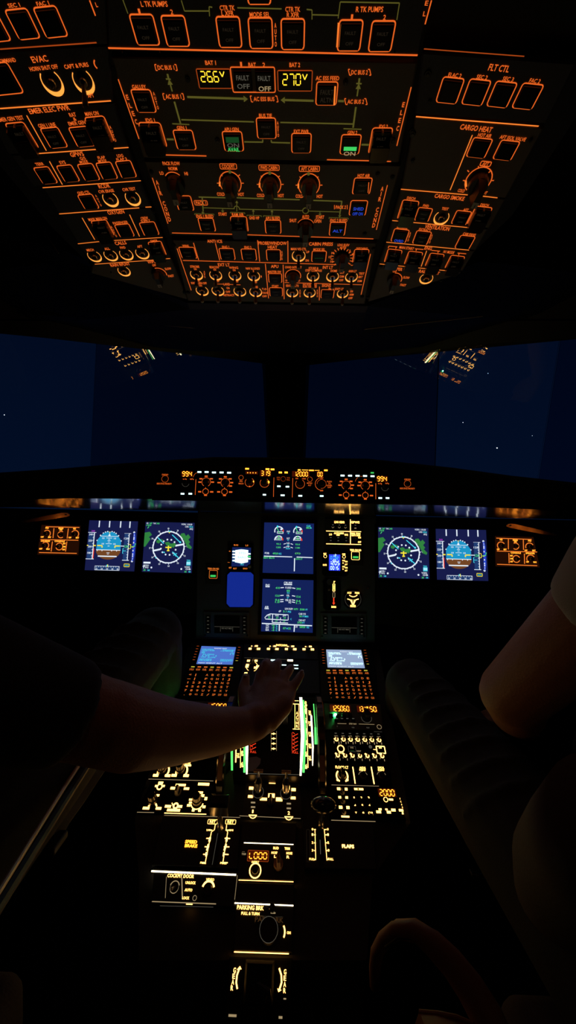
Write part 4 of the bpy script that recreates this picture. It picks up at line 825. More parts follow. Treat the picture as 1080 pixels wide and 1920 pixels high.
u.t(.51, .155, 'F.USED', .034, .12, 'tx_w'); u.t(.51, .215, '805', .036, .065, 'tx_g'); u.t(.51, .255, 'KG', .03, .045, 'tx_c'); u.t(.505, .305, 'OIL', .034, .06, 'tx_w'); u.t(.505, .345, 'QT', .03, .04, 'tx_c'); u.t(.48, .395, 'VIB', .036, .06, 'tx_w'); u.t(.545, .395, 'N1', .036, .04, 'tx_w'); u.t(.545, .435, 'N2', .036, .05, 'tx_w')
u.t(.095, .54, 'AIR', .045, .08, 'tx_w'); u.ln(.055, .57, .135, .57, .002, 'tx_w'); u.t(.53, .56, 'LDG ELEV', .034, .155, 'tx_w'); u.t(.665, .562, 'AUTO', .034, .085, 'tx_g'); u.t(.79, .566, '5500', .034, .095, 'tx_g'); u.t(.875, .568, 'FT', .03, .04, 'tx_c')
u.t(.355, .61, 'dP', .034, .05, 'tx_w'); u.t(.45, .612, '3.1', .034, .065, 'tx_g'); u.t(.54, .617, 'PSI', .034, .06, 'tx_c'); u.t(.79, .65, 'CAB V/S', .032, .14, 'tx_w'); u.t(.76, .695, '50', .034, .05, 'tx_g'); u.t(.855, .697, 'FT/MIN', .032, .11, 'tx_c'); u.t(.79, .77, 'CAB ALT', .032, .13, 'tx_w'); u.t(.745, .815, '3750', .034, .09, 'tx_g'); u.t(.82, .818, 'FT', .03, .045, 'tx_c')
u.L.pline([u.P(x, y) for x, y in ((.17, .665), (.52, .675), (.52, .775), (.50, .775), (.08, .765), (.065, .74), (.11, .69), (.17, .665))], .0022, .001, 'tx_w')
u.ln(.215, .67, .215, .77, .0022, 'tx_w'); u.ln(.215, .78, .21, .825, .0022, 'tx_w'); u.ln(.21, .825, .52, .83, .0022, 'tx_w'); u.ln(.37, .73, .37, .775, .002, 'tx_w'); u.ln(.37, .80, .37, .825, .002, 'tx_w')
for x, s_, k in ((.145, 'CKPT', '22'), (.30, 'FWD', '23'), (.445, 'AFT', '24')): u.t(x, .695, s_, .026, .07, 'tx_w'); u.t(x + .005, .733, k, .03, .045, 'tx_g')
u.t(.295, .80, '17', .03, .04, 'tx_g'); u.t(.445, .80, '17', .03, .04, 'tx_g'); u.t(.575, .755, 'C', .03, .025, 'tx_c')
u.ln(.01, .85, .985, .868, .0030, 'tx_w'); u.ln(.352, .86, .352, .985, .003, 'tx_w'); u.ln(.645, .865, .64, .99, .003, 'tx_w')
for k, (a_, g_, c_) in enumerate((('TAT', '+0', 'C'), ('SAT', '-9', 'C'), ('ISA', '-5', 'C'))): y = .885 + k * .042; u.t(.12, y, a_, .034, .065, 'tx_w'); u.t(.23, y, g_, .034, .055, 'tx_g'); u.t(.30, y, c_, .034, .03, 'tx_c')
u.t(.45, .93, '07', .036, .055, 'tx_g'); u.t(.503, .932, 'H', .03, .03, 'tx_c'); u.t(.55, .93, '32', .036, .05, 'tx_g'); u.t(.685, .895, 'GW', .034, .045, 'tx_w'); u.t(.80, .898, '58920', .036, .11, 'tx_g'); u.t(.905, .90, 'KG', .034, .045, 'tx_c'); u.fin()

# standby instrument and the small units of the middle panel
MPf = MP.lift(-.003)
def mrect(name, label, x0, y0, x1, y1, m='plate_dark', cat='instrument', thick=.006, chm=.001, h=.004, pl=MP, oct_=0):
    pts = [(x0, y0), (x1, y0 + (x1 - x0) * .02), (x1, y1 + (x1 - x0) * .02), (x0, y1)]
    if oct_: pts = [(x0 + oct_, y0), (x1 - oct_, y0 + .3), (x1, y0 + oct_), (x1, y1 - oct_), (x1 - oct_, y1), (x0 + oct_, y1), (x0, y1 - oct_), (x0, y0 + oct_)]
    return Unit(name, label, cat, pl, pts, thick=thick, m=m, ch=chm)
u = mrect('standby_attitude_instrument', 'small square standby screen glowing white, above the blue blank screen', 427, 1017, 475, 1070, 'cap')
b = MB(); pts = [u.P(*p) for p in ((435.7, 1026), (470.8, 1027), (469, 1058), (464, 1062), (434, 1062))]; b.add([(*p, .0012) for p in pts], [tuple(range(5))[::-1]], 'scr2'); k = u.part('screen', b)
b = MB(); b.prism([u.P(*p) for p in ((441.5, 1031.5), (453, 1030), (465.5, 1031.5), (465, 1054), (453, 1056.5), (440.5, 1054))], .0014, .0016, 'scrwhite')
for y in (1034, 1039.5, 1045, 1051): b.rect(*u.P(438.5, y), u.W(450, 1040, 5), u.H(450, 1040, 2.8), .0018, 'scrwhite')
for y, m_ in ((1038.5, 'scrwhite'), (1043.5, 'tx_g'), (1047.5, 'scrwhite')): b.rect(*u.P(467, y), u.W(450, 1040, 6), u.H(450, 1040, 2.6), .0018, m_)
b.text('1013', *u.P(454, 1058.3), u.W(450, 1040, 6), u.H(450, 1040, 3), .0018, 'tx_c'); b.text('BARO', *u.P(454, 1045), u.W(450, 1040, 16), u.H(450, 1040, 3.4), .0021, 'mcdu_pale'); b.text('STD', *u.P(454, 1037), u.W(450, 1040, 13), u.H(450, 1040, 3.4), .0021, 'mcdu_pale'); build('screen_graphics', b, k, u.c)
for x, y, w_, s_ in ((442.8, 1022, 8, 'BUGS'), (463, 1022.7, 5, 'LS'), (431, 1033.6, 4, '+'), (429, 1054, 4, '-'), (432, 1064.5, 5, 'RST'), (440.8, 1066, 6.5, 'RST'), (460, 1066, 8, 'BARO')): u.t(x, y, s_, 2.8, w_, 'amberline', .002)
u.knob(468.8, 1063, 5.2, .010, bar=False, ridge=1); u.done()
u = mrect('standby_compass_display', 'blank deep blue screen with cut corners under the small standby screen', 423.5, 1070, 477, 1140, 'cap', oct_=6)
b = MB(); pts = [u.P(*p) for p in ((432, 1072.5), (470, 1073), (475.3, 1078), (474, 1133), (469, 1138.3), (431, 1138), (425, 1131.5), (426.5, 1078))]; b.prism(pts, -.001, .0012, 'scrblue'); u.part('screen', b)
def terr(px, py, label, m):
    u = mrect('terrain_display_switch', label, px - 14, py - 18, px + 14, py + 20, 'plate_dark')
    u.t(px, py - 9.5, 'TERR ON ND', 3.4, 21, m); u.pb(px, py + 1, 15, 15, outline='amberline' if m == 'amberline' else 'warm', lw=.0010, lit=([], ('green', -.22, .006))); 
    b = MB(); u.done()
terr(400, 1076, 'small square switch lit green under an orange caption, left of the standby screen', 'amberline'); terr(666.5, 1041, 'small square switch lit green under a cream caption, right of the clock', 'warm')
u = Unit('landing_gear_indicator_panel', 'right middle panel with cream lines around landing gear lights and autobrake keys', 'control panel', MP, [(609, 972), (680, 973.5), (680, 1024), (609, 1022)], m='plate_dark', thick=.006)
u.t(636.5, 979, 'LDG GEAR', 4, 19, 'warm'); u.t(666, 979.3, 'GPWS', 4, 16, 'warm'); u.ln(657, 974, 657, 1020.5, .0022, 'warm'); u.ln(611.6, 995.6, 677, 997, .0018, 'warm'); u.ln(611.6, 1019.6, 677, 1021, .0018, 'warm')
for x, y in ((624, 986.5), (636, 986.8), (647.5, 987.2), (666, 987.5)): u.pb(x, y, 10.5, 13, outline=None, ghost=False)
for x, y in ((624, 988.7), (636, 989), (647.5, 989.4)): u.ln(x - 2.3, y - 1, x, y + 1.5, .001, 'warm_dim', .0037); u.ln(x, y + 1.5, x + 2.3, y - 1, .001, 'warm_dim', .0037); u.blob(x, y - 4.5, 3, 1.4, 'ghost_w', .0037)
u.blob(666, 985, 3, 1.6, 'ghost_w', .0037); u.blob(666, 990.5, 3.5, 1.8, 'warm_dim', .0037)
u.t(619.8, 1002, 'LO', 3.4, 5, 'warm'); u.t(635.5, 999.8, 'AUTO/BRK', 3.2, 19, 'warm'); u.t(634, 1003, 'MED', 2.8, 6, 'warm'); u.t(649.5, 1002.6, 'MAX', 3.4, 6.5, 'warm'); u.t(667, 1000.5, 'BRK FAN', 3.2, 17, 'warm'); u.t(667, 1004, 'ANTI SKID', 2.8, 17, 'warm'); u.t(674, 1016.4, 'OFF', 3.2, 6, 'warm'); u.t(674, 1008, 'ON', 3, 5, 'warm')
for x, y in ((620, 1010.5), (634, 1010.8), (649, 1011)): u.pb(x, y, 11, 13, outline=None, ghost=False); u.blob(x, y - 2.5, 3.4, 1.3, 'ghost_w', .0037); u.blob(x, y + 3, 3, 1.5, 'ghost_w', .0037)
u.knob(666.5, 1010, 3, .014, -90, m='chrome', grey=False); u.done()
u = mrect('clock', 'rounded clock glowing bright blue with white digits, beside a green lit switch', 604, 1031, 654, 1081, 'cap', oct_=5)
b = MB(); b.rect(*u.P(627.3, 1054.7), u.W(627, 1054, 21), u.H(627, 1054, 30), .0012, 'clockblue'); k = u.part('screen', b); b = MB()
b.seg('12', *u.P(627, 1041.5), u.W(627, 1054, 8), u.H(627, 1054, 4), .0016, 'scrwhite', .45); b.seg('0732', *u.P(627, 1046), u.W(627, 1054, 16), u.H(627, 1054, 5.5), .0016, 'tx_c', .5); b.seg('1205', *u.P(626.7, 1055.5), u.W(627, 1054, 20.5), u.H(627, 1054, 7), .0016, 'scrwhite', .45); b.seg('00', *u.P(627, 1050.5), u.W(627, 1054, 6), u.H(627, 1054, 3.2), .0016, 'scrwhite', .45); b.seg('0015', *u.P(627, 1065), u.W(627, 1054, 16), u.H(627, 1054, 6), .0016, 'scrwhite', .5); build('screen_graphics', b, k, u.c)
u.t(609.4, 1038.3, 'RST', 2.8, 5.5, 'warm'); u.ring(609.8, 1043, 2.8, 'warm', .0009); u.t(644.6, 1039, 'CHR', 2.8, 6, 'warm'); u.ring(645, 1044, 2.8, 'warm', .0009); u.t(609, 1059.3, 'DATE', 3, 7, 'warm'); u.knob(609, 1054.5, 3, .006, grey=False, bar=False)
for y in (1055.5, 1067):
    for dx, dy, s_ in ((-2, -4.5, 'INT'), (2.5, -2.5, 'RUN'), (2.5, 2.8, 'SET'), (-3.5, 0, 'G')): u.t(646.5 + dx, y + dy, s_, 2.6, 5 if len(s_) > 2 else 2, 'warm')
    u.knob(646, y, 2.2, .008, grey=False)
u.done()
u = mrect('landing_gear_lever', 'landing gear lever slot with a red arrow and cream lit bars beside it', 606, 1084, 639, 1145, 'cap', cat='lever', oct_=5)
u.t(626, 1091, 'UP', 3.4, 4.5, 'warm'); u.box(626, 1101.6, 4, 13.5, .0014, 'warm', .001); u.ln(626, 1097, 626, 1106, .0009, 'warm'); u.box(626, 1115.5, 3.8, 9.5, .0014, 'warm_dim', .001); u.ln(625.7, 1121, 625.7, 1131, .0035, 'red'); u.L.add([(*u.P(623, 1130), .0006), (*u.P(628.5, 1130), .0006), (*u.P(625.7, 1134.5), .0006)], [(0, 1, 2)], 'red'); u.t(625.7, 1138, 'DOWN', 3.6, 8.5, 'warm'); u.blob(616.3, 1120, 2.4, 8.5, 'warm_dim')
b = MB(); q = u.P(616.5, 1104); b.box(q[0] - .005, q[0] + .005, q[1] - .045, q[1] + .02, -.002, .0008, 'black'); b.tube([(q[0], q[1] - .004, 0), (q[0], q[1] + .002, .03)], .003, 'plate', 8); u.part('shaft', b)
b = MB(); q = u.P(617, 1098); b.cyl(q[0], q[1] + .012, .009, .009, .024, .036, 'panel_grey', 20); u.part('wheel_knob', b); u.done()
u = mrect('brake_pressure_gauge', 'small octagonal gauge with cream needles meeting at its bottom', 645, 1106, 678, 1141, 'cap', cat='gauge', oct_=7)
q = u.P(661.5, 1123.5); b = MB(); b.cyl(q[0], q[1], u.W(661, 1123, 31) / 2, u.W(661, 1123, 30) / 2, 0, .003, 'black', 32); b.arc(q[0], q[1], u.W(661, 1123, 30) / 2, 0, 360, .0007, .0033, 'ghost_w'); u.part('dial', b)
u.t(654.6, 1111.3, 'ACCU', 3.2, 7.5, 'warm', .004); u.t(669.3, 1111.6, 'PRESS', 3.2, 8.5, 'warm', .004); u.L.arc(*u.P(661.8, 1108.5), u.W(661, 1123, 20) / 2, 225, 320, .0020, .004, 'warm'); u.dot(654.8, 1116.5, 1.9); u.dot(669.4, 1117, 1.9)
for dx, s_ in ((-1, 1), (1, 1)): u.L.pline([u.P(661.5 + dx * 10.5, 1122.8), u.P(661.5 + dx * 5.5, 1124.2), u.P(661.5 + dx * 3, 1128), u.P(661.5 + dx * .8, 1134)], .0024, .004, 'warm'); u.ln(661.5 + dx * 2.3, 1124, 661.5 + dx * .6, 1134, .0018, 'warm', .004)
u.t(661.5, 1136, 'BRAKES', 3.8, 10, 'warm', .0042); u.done()
def dcdu(label, cx, cy, dx):
    u = Unit('datalink_display', label, 'display', MP, [(cx - 43, cy - 24), (cx + 43, cy - 22.5), (cx + 43, cy + 25), (cx - 43, cy + 23.5)], m='panel_grey', thick=.004)
    x0, x1 = cx - 22.5 + dx, cx + 25 + dx
    b = MB(); pts = [u.P(x0, cy - 17), u.P(x1, cy - 16), u.P(x1, cy + 17), u.P(x0, cy + 16)]; b.prism(pts, .0005, .0012, 'cap'); k = u.part('screen', b); b = MB()
    b.strip(u.P(x0, cy + 3.5), u.P(x1, cy + 4.5), .0008, .0016, 'ghost_w'); b.strip(u.P(x0 + 11.5, cy + 4), u.P(x0 + 11.5, cy + 13), .0008, .0016, 'ghost_w'); b.strip(u.P(x1 - 13, cy + 4), u.P(x1 - 13, cy + 13), .0008, .0016, 'ghost_w'); b.text('NO ACT MSG', *u.P((x0 + x1) / 2 - .5, cy + 7), u.W(cx, cy, 19), u.H(cx, cy, 2.6), .0016, 'ghost_w'); build('screen_graphics', b, k, u.c)
    for sx in (-1, 1):
        for i in range(5):
            x, y = cx + sx * 34 + dx * .5, cy - 13.5 + i * 7 + sx * .6; b = MB(); q = u.P(x, y); b.box(q[0] - .007, q[0] + .007, q[1] - .0032, q[1] + .0032, 0, .003, 'cap', .0006); b.rect(q[0], q[1], .006, .0014, .0032, 'ghost_w'); u.part('line_key', b)
    for sx in (-40, 39): u.screw(cx + sx, cy + 20, 2)
    u.done()
dcdu('unlit datalink screen unit low on the left of the middle panel', 424.5, 1171, 0); dcdu('unlit datalink screen unit low on the right of the middle panel', 644, 1173, 0)

# outboard lighting panels, tables
def lightpanel(label, L1_, L2_, L3_, VV, arcs, texts, corners, mirror=False):
    u = Unit('lighting_control_panel', label, 'control panel', MP, corners, m='cap', thick=.008)
    u.L.add([(*u.P(*c_), .0002) for c_ in corners], [(0, 1, 2, 3)], 'face_glow')
    for l in (L1_, L2_, L3_): u.ln(*l, .0022, 'amberline')
    for l in VV: u.ln(*l, .0024, 'amberline')
    for x, y, r, a0, a1 in arcs: u.ring(x, y, r, 'amberline', .0024, a0, a1); u.knob(x, y, r * .6, .010, grey=False, bar=False)
    for x, y, s_, w_ in texts: u.t(x, y, s_, 2.8, w_, 'digit')
    u.done()
lightpanel('orange lit knob panel at the far left of the main panel', (86, 987.6, 149, 989), (76, 1011.7, 147, 1013), (73.4, 1036, 144, 1037.6),
    ((101.4, 990.4, 99.4, 1009), (128.3, 991, 126, 1009.8), (98.4, 1015.4, 96, 1034), (125.6, 1015.4, 123, 1034)),
    ((88, 1000.6, 6.5, -50, 140), (114.6, 1002.4, 6, 60, 310), (140.6, 1001.5, 7, -40, 150), (85, 1022.8, 6.5, -50, 140), (111.4, 1024.6, 6.5, -160, 160)),
    ((88.5, 990, 'PFD', 6), (114.5, 990.7, 'PFD/ND', 9), (114.3, 993.5, 'XFR', 5.5), (140, 991.3, 'ND', 5), (79.3, 1006.8, 'OFF', 5.5), (93.2, 1007.3, 'BRT', 5.5), (131.3, 1008, 'OFF', 5), (145.3, 1008.3, 'BRT', 6), (85.5, 1014.3, 'LOUD SPEAKER', 17), (112, 1014.8, 'CONSOLE', 19), (76.5, 1029, 'OFF', 6), (90.3, 1029.5, 'MAX', 6.5), (120.8, 1019.3, 'BRT', 5), (120.2, 1025, 'DIM', 5), (119.5, 1030.4, 'OFF', 5)),
    [(78, 984), (151, 986), (147, 1041), (70, 1040)])
lightpanel('orange lit knob panel at the far right of the main panel', (930.5, 1009, 996.7, 1011.5), (931.6, 1033.2, 1007, 1035), (932, 1058, 1007, 1060.7),
    ((953, 1011, 953, 1030), (981, 1012, 981.5, 1031), (954, 1037, 954.5, 1056), (983, 1038, 983.5, 1057)),
    ((939.5, 1023, 7, 30, 220), (966.5, 1024, 6, -130, 120), (993, 1025.5, 7.5, 30, 200), (968, 1048, 6.5, 20, 340), (995, 1048, 7.5, 30, 210)),
    ((939.5, 1011.8, 'ND', 5), (966, 1012.8, 'PFD/ND', 9), (966, 1015.7, 'XFR', 5.5), (993, 1014, 'PFD', 6), (934, 1030, 'OFF', 5), (947, 1030.3, 'BRT', 5.5), (986, 1032, 'OFF', 5), (1001, 1032.3, 'BRT', 6), (967, 1036.7, 'CONSOLE', 19), (994, 1037.5, 'SPEAKER', 17), (959, 1042, 'BRT', 5), (959, 1047.5, 'DIM', 5), (959, 1053, 'OFF', 5), (989, 1053.5, 'OFF', 5), (1003, 1054, 'MAX', 6)),
    [(928, 1005), (1000, 1007), (1012, 1064), (929, 1062)])
mat('tan_gloss', (.72, .52, .40), .28, 1)
def tbl(label, a, b_, za, zb):
    P, Q = at(*a, za), at(*b_, zb); e = empty('table_handle', label, 'handle', tuple(P)); b = MB(); d = Q - P
    wdir = V(0, sd(65), -cd(65)); nb = V(0, cd(65), sd(65)); L_ = []
    for k, wv in ((0, .002), (.06, .006), (.25, .010), (.6, .013), (.9, .014), (.97, .011), (1, .006)): L_.append((d * k + wdir * wv, d * k - wdir * wv))
    vs = [p for q in L_ for p in q]; n_ = len(vs); vs += [p + nb * .004 for p in vs]
    fs = [(2 * i, 2 * i + 1, 2 * i + 3, 2 * i + 2) for i in range(6)] + [(n_ + 2 * i, n_ + 2 * i + 2, n_ + 2 * i + 3, n_ + 2 * i + 1) for i in range(6)]
    fs += [(2 * i, 2 * i + 2, n_ + 2 * i + 2, n_ + 2 * i) for i in range(6)] + [(2 * i + 1, n_ + 2 * i + 1, n_ + 2 * i + 3, 2 * i + 3) for i in range(6)] + [(0, n_, n_ + 1, 1), (n_ - 2, n_ - 1, 2 * n_ - 1, 2 * n_ - 2)]
    b.add(vs, fs, 'tan_gloss'); build('grip', b, e)
    b = MB(); c_ = d * .93; b.tube([tuple(c_ - nb * .001), tuple(c_ + nb * .005)], .003, 'black', 10); build('hole_rivet', b, e)
tbl('tan tapered handle above the far left lighting panel', (42, 979), (129, 964), 1.06, 1.11)
tbl('tan tapered handle above the far right lighting panel', (1044, 1004), (951, 984), 1.06, 1.11)

# ================================================================== PEDESTAL
pd = Unit('centre_pedestal', 'dark centre pedestal body between the two seats that carries all the lower control panels', 'pedestal', PD, None, (540, 1500))
b = MB(); mi2 = pd.e.matrix_world.inverted()
tp = [PD.world(*p) - PD.n * .014 for p in ((352, 1206), (600, 1210), (712, 1214), (772, 1536), (700, 1640), (690, 1795), (258, 1795), (258, 1640), (250, 1530))]
n9 = len(tp); bt = [V(p.x * .96, p.y, .02) for p in tp]
b.add([tuple(mi2 @ p) for p in tp + bt], [tuple(range(n9)), tuple(range(n9, 2 * n9))[::-1]] + [(i, i + n9, (i + 1) % n9 + n9, (i + 1) % n9) for i in range(n9)], 'plate_dark'); build('body', b, pd.e)

def mcdu(label, corners, tl, trr, bl, br, screen, rows, ralt, scm):
    u = Unit('flight_management_keyboard', label, 'keyboard display', PD, corners, m='cap')
    b = MB(); pts = [u.P(*p) for p in screen]; b.prism(pts, 0, .0015, scm); k = u.part('screen', b); b = MB()
    (x0, y0), (x1, y1), (x2, y2), (x3, y3) = screen
    def S(fx, fy): return ((x0 + (x1 - x0) * fx) * (1 - fy) + (x3 + (x2 - x3) * fx) * fy, (y0 + (y1 - y0) * fx) * (1 - fy) + (y3 + (y2 - y3) * fx) * fy)
    H_ = u.H(x0, y0 + 10, 1.9)
    for fx, fy, s_, w_ in ((.57, .11, 'RADIO NAV', .36), (.21, .18, 'VOR1/FREQ', .34), (.81, .19, 'FREQ/VOR2', .34), (.23, .245, 'AFQ/110.50', .36), (.77, .25, '113.70/CHB', .36), (.10, .32, 'CRS', .1), (.93, .35, 'CRS', .1), (.10, .38, '356', .1), (.92, .41, '[ ]', .1),
                          (.27, .46, 'ILS /FREQ', .32), (.30, .53, '[ ]/[  . ]', .4), (.14, .62, 'CRS', .14), (.37, .63, 'SLOPE', .22), (.22, .74, 'ADF1/FREQ', .34), (.81, .75, 'FREQ/ADF2', .34), (.22, .81, 'PF/338.0', .34), (.80, .82, '204.0/TY', .34), (.38, .955, 'NAV IDENT ALT', .66)):
        b.text(s_, *u.P(*S(fx, fy)), abs(u.P(*S(1, .5))[0] - u.P(*S(0, .5))[0]) * w_, H_, .0018, ('tx_c' if scm == 'mcdu' else 'scrwhite') if fy not in (.11, .955) else 'tx_w')
    build('screen_graphics', b, k, u.c)
    def G(i, j, ni, nj): fx, fy = i / (ni - 1), j / (nj - 1); return ((tl[0] + (trr[0] - tl[0]) * fx) * (1 - fy) + (bl[0] + (br[0] - bl[0]) * fx) * fy, (tl[1] + (trr[1] - tl[1]) * fx) * (1 - fy) + (bl[1] + (br[1] - bl[1]) * fx) * fy)
    def key(x, y, w_, h_, s_, tw, th_, m='key', rnd=False):
        b = MB(); q = u.P(x, y); W, H = u.W(x, y, w_), u.H(x, y, h_)
        if rnd: b.cyl(q[0], q[1], W / 2, W * .46, 0, .003, 'cap', 14)
        else: b.box(q[0] - W / 2, q[0] + W / 2, q[1] - H / 2, q[1] + H / 2, 0, .003, 'cap', .0006)
        if s_: b.text(s_, q[0], q[1], u.W(x, y, tw), u.H(x, y, th_), .0034, m)
        u.part('key', b)
    R_ = (('1', '2', '3', 'K', 'L', 'M', 'N', 'O'), ('4', '5', '6', 'P', 'Q', 'R', 'S', 'T'), ('7', '8', '9', 'U', 'V', 'W', 'X', 'Y'), ('.', '0', '+/-', 'Z', '/', 'SP', 'OVF', 'CLR'))
    for j in range(6):
        for i in range(8):
            fy = (j - 2)
            x, y = G(i, fy, 8, 4)
            if j < 2:
                if i == 2: continue
                s_ = (('<', '|', '', 'A', 'B', 'C', 'D', 'E'), ('-', '|', '', 'F', 'G', 'H', 'I', 'J'))[j][i]
            else: s_ = R_[j - 2][i]
            key(x, y, 8, 6, s_, 4.4 if len(s_) == 1 and s_ not in '.|-I1' else (1.5 if s_ in '.|I1' else 6), 3.6 if s_ != '-' else 3.6, rnd=(i < 3 and j >= 2))
    nm = (('DIR', 'PROG', 'PERF', 'INIT', 'DATA', '', ''), ('F-PLN', 'RAD NAV', 'FUEL', 'SEC', 'ATC', 'MENU', 'AIR'))
    for j in (0, 1):
        for i in range(7):
            x, y = G(i * 7 / 6, -4.25 + j * 1.0, 8, 4); 
            if j == 0: u.blob(x, y + .6, 6.5, 2.0, 'key_y' if i in (0, 3, 6) else 'key')
            else: key(x, y - .5, 10, 5.5, nm[1][i], 7.5, 3.4)
    for sx in (0, 1):
        for j in range(6):
            fx = -.10 if sx == 0 else 1.10; x, y = S(fx, .03 + j * .155); b = MB(); q = u.P(x, y); b.box(q[0] - .006, q[0] + .006, q[1] - .0035, q[1] + .0035, 0, .003, 'cap', .0006); b.rect(q[0], q[1], .0065, .0017, .0032, 'key_y' if (sx and j == 5) else 'orange_dim'); u.part('line_key', b)
    u.done()
mcdu('keyboard and lit blue text screen on the left front of the pedestal', [(358, 1206), (456, 1208), (444, 1313), (334, 1309)], (352.5, 1281), (427.5, 1282.5), (346, 1303), (423, 1304.5),
     ((378, 1212), (442.5, 1214), (436, 1246.3), (368.4, 1245)), None, None, 'mcdu')
mcdu('keyboard and lit pale text screen on the right front of the pedestal', [(598, 1211), (697, 1213), (712, 1318), (602, 1315)], (618.5, 1287), (693.2, 1288), (620.8, 1308.5), (698.5, 1310),
     ((611.6, 1218.6), (677, 1219.5), (683.9, 1252.8), (614.4, 1251.4)), None, None, 'mcdu_pale')

# display control strip and transponder-like knobs at the front middle
u = Unit('display_switching_panel', 'narrow strip of four grey knobs with cream lights under the lower middle screen', 'control panel', PD, [(457, 1207), (597, 1210), (597, 1236), (456, 1233)], m='plate_dark')
for i, (x, y) in enumerate(((476, 1218), (510.4, 1218.3), (544, 1218.6), (577, 1219))):
    u.knob(x, y, 4.6, .016, -90, m='knob'); u.blob(x - 6.7, y - 1.5, 6, 3.6); u.blob(x + 8.8, y - 1.2, 6, 3.6); u.blob(x + 5, y - 6.6, 5, 2.6); u.dot(x - 4, y - 6.4, 1.2)
u.t(528, 1210, 'SWITCHING', 3.4, 21, 'warm'); u.done()
u = Unit('system_page_panel', 'dark key panel with white lit keys just beyond the fingertips', 'control panel', PD, [(455, 1236), (598, 1238), (600, 1300), (450, 1298)], m='plate_dark')
u.ln(458, 1233.5, 538.5, 1236.8, .0008, 'ghost_w'); u.knob(472.8, 1243, 5, .014, -90)
for x, y in ((466, 1239), (480, 1239), (463, 1250), (483, 1249.5), (479, 1252), (461, 1262.5), (464, 1247)): u.blob(x, y, 5.5, 3.6)
u.ring(472, 1250, 10, 'warm', .0012, 150, 240); u.ring(472, 1250, 11, 'warm', .0012, -60, 60)
for x, y, w_, m_ in ((512, 1240.5, 8, 'cyanwhite'), (544, 1240.5, 10, 'whiteband'), (532.6, 1249, 7.5, 'cyanwhite'), (554.8, 1249.4, 8, 'cyanwhite'), (554.8, 1255.4, 8, 'cyanwhite')): u.pb(x, y, w_ + 5, 8 if y < 1245 else 6, outline=None, lit=([], (m_, .1, .0035 if y > 1245 else .006)))
u.knob(500, 1262, 5, .012, bar=False); u.done()

# radio panels
def led(u, x, y, r, m):
    q = u.P(x, y); R = u.W(x, y, 2 * r) / 2; b = MB()
    for k in range(3): b.cyl(q[0], q[1], R * cd(k * 30), R * cd((k + 1) * 30 - .1) + 1e-5, .001 + R * sd(k * 30), .001 + R * sd((k + 1) * 30), m, 12)
    u.part('indicator_lamp', b, label='bright green lamp')
u = Unit('radio_panel', 'right pedestal radio panel with orange frequency digits and a bright green lamp', 'control panel', PD, [(607, 1318), (714, 1320), (719, 1369), (610, 1368)], m='plate')
u.readout(637.8, 1329, 40, 14, '125.060', 34, 9.6, frame=None, th2=.3); u.readout(676, 1330, 14, 13, '13', 11, 9.3, frame=None, th2=.3); u.readout(699.4, 1330.3, 17, 13, '50', 13, 9.3, frame=None, th2=.3); u.dot(684.5, 1326.5, 1, 'digit'); u.blob(689, 1326.6, 4, 3, 'digit')
led(u, 629, 1341, 2.6, 'led'); u.ln(641.5, 1338, 641, 1343.5, .0012, 'green', .0008); u.ring(687, 1346, 9.5, 'ghost_w', .0008, 170, 370); u.knob(687, 1344.5, 7.5, .018, bar=False, ridge=1, grey=False)
for x in (621, 633, 645, 656): u.pb(x, 1342.5, 9, 7, outline=None, ghost=False)
for x in (631, 641, 651, 662): u.pb(x, 1350.5, 8, 6, outline=None, ghost=False); u.blob(x, 1349, 4, 1.3, 'ghost_w', .0036)
u.ln(632.8, 1356.7, 649.4, 1357.2, .001, 'warm_dim'); u.t(661.5, 1357.4, 'STBY NAV', 2.6, 14, 'warm_dim'); u.ln(672.8, 1357.7, 702, 1358.5, .001, 'warm_dim'); u.ring(711, 1363, 4, 'warm_dim', .001)
u.ln(632, 1361, 632.5, 1363, .001, 'ghost_w'); u.t(662, 1364.3, 'VOR', 2, 5, 'ghost_w'); u.t(690, 1364.5, 'ILS', 2, 5, 'ghost_w'); u.ln(701, 1372, 716, 1372.5, .0006, 'ghost_w'); u.done()
u = Unit('audio_panel', 'right pedestal audio panel with two rows of round white backlit volume knobs', 'control panel', PD, [(610, 1372), (722, 1374), (729, 1430), (611, 1428)], m='cap')
for k, x in enumerate((631, 644.2, 657.5, 671, 684.3, 697.5, 711)):
    y = 1386 + k * .25; u.blob(x - 1.5, y - 11, 4, 1.6, 'ghost_w'); u.t(x - 1, y - 5.5, ('VHF1', 'VHF2', 'VHF3', 'HF1', 'HF2', 'INT', 'CAB')[k], 2.8, 6.5, 'warm_dim')
    u.ring(x, y + .3, 3.0, 'warm', .0020); u.dot(x - 4, y - .5, 1.2, 'warm'); u.knob(x, y + .3, 1.9, .010, bar=False, m='knob', grey=False)
    u.blob(x - 4.5, y + 5.5, 1.4, 4.5, 'warm_dim'); u.blob(x + 4.5, y + 6.8, 1.4, 4.5, 'warm_dim')
    x2 = 633.4 + k * 13.9; y2 = 1416.5 + k * .25; u.ring(x2, y2, 2.8, 'warm', .0020); u.dot(x2 - 3.7, y2 - 3.4, 1.7, 'warm' if k != 3 else 'ghost_w'); u.knob(x2, y2, 1.9, .010, bar=False, m='knob', grey=False); u.blob(x2 + 4, y2 + 7.5, 1.3, 4, 'warm_dim'); u.blob(x2 - 4, y2 + 4, 1.2, 3, 'warm_dim')
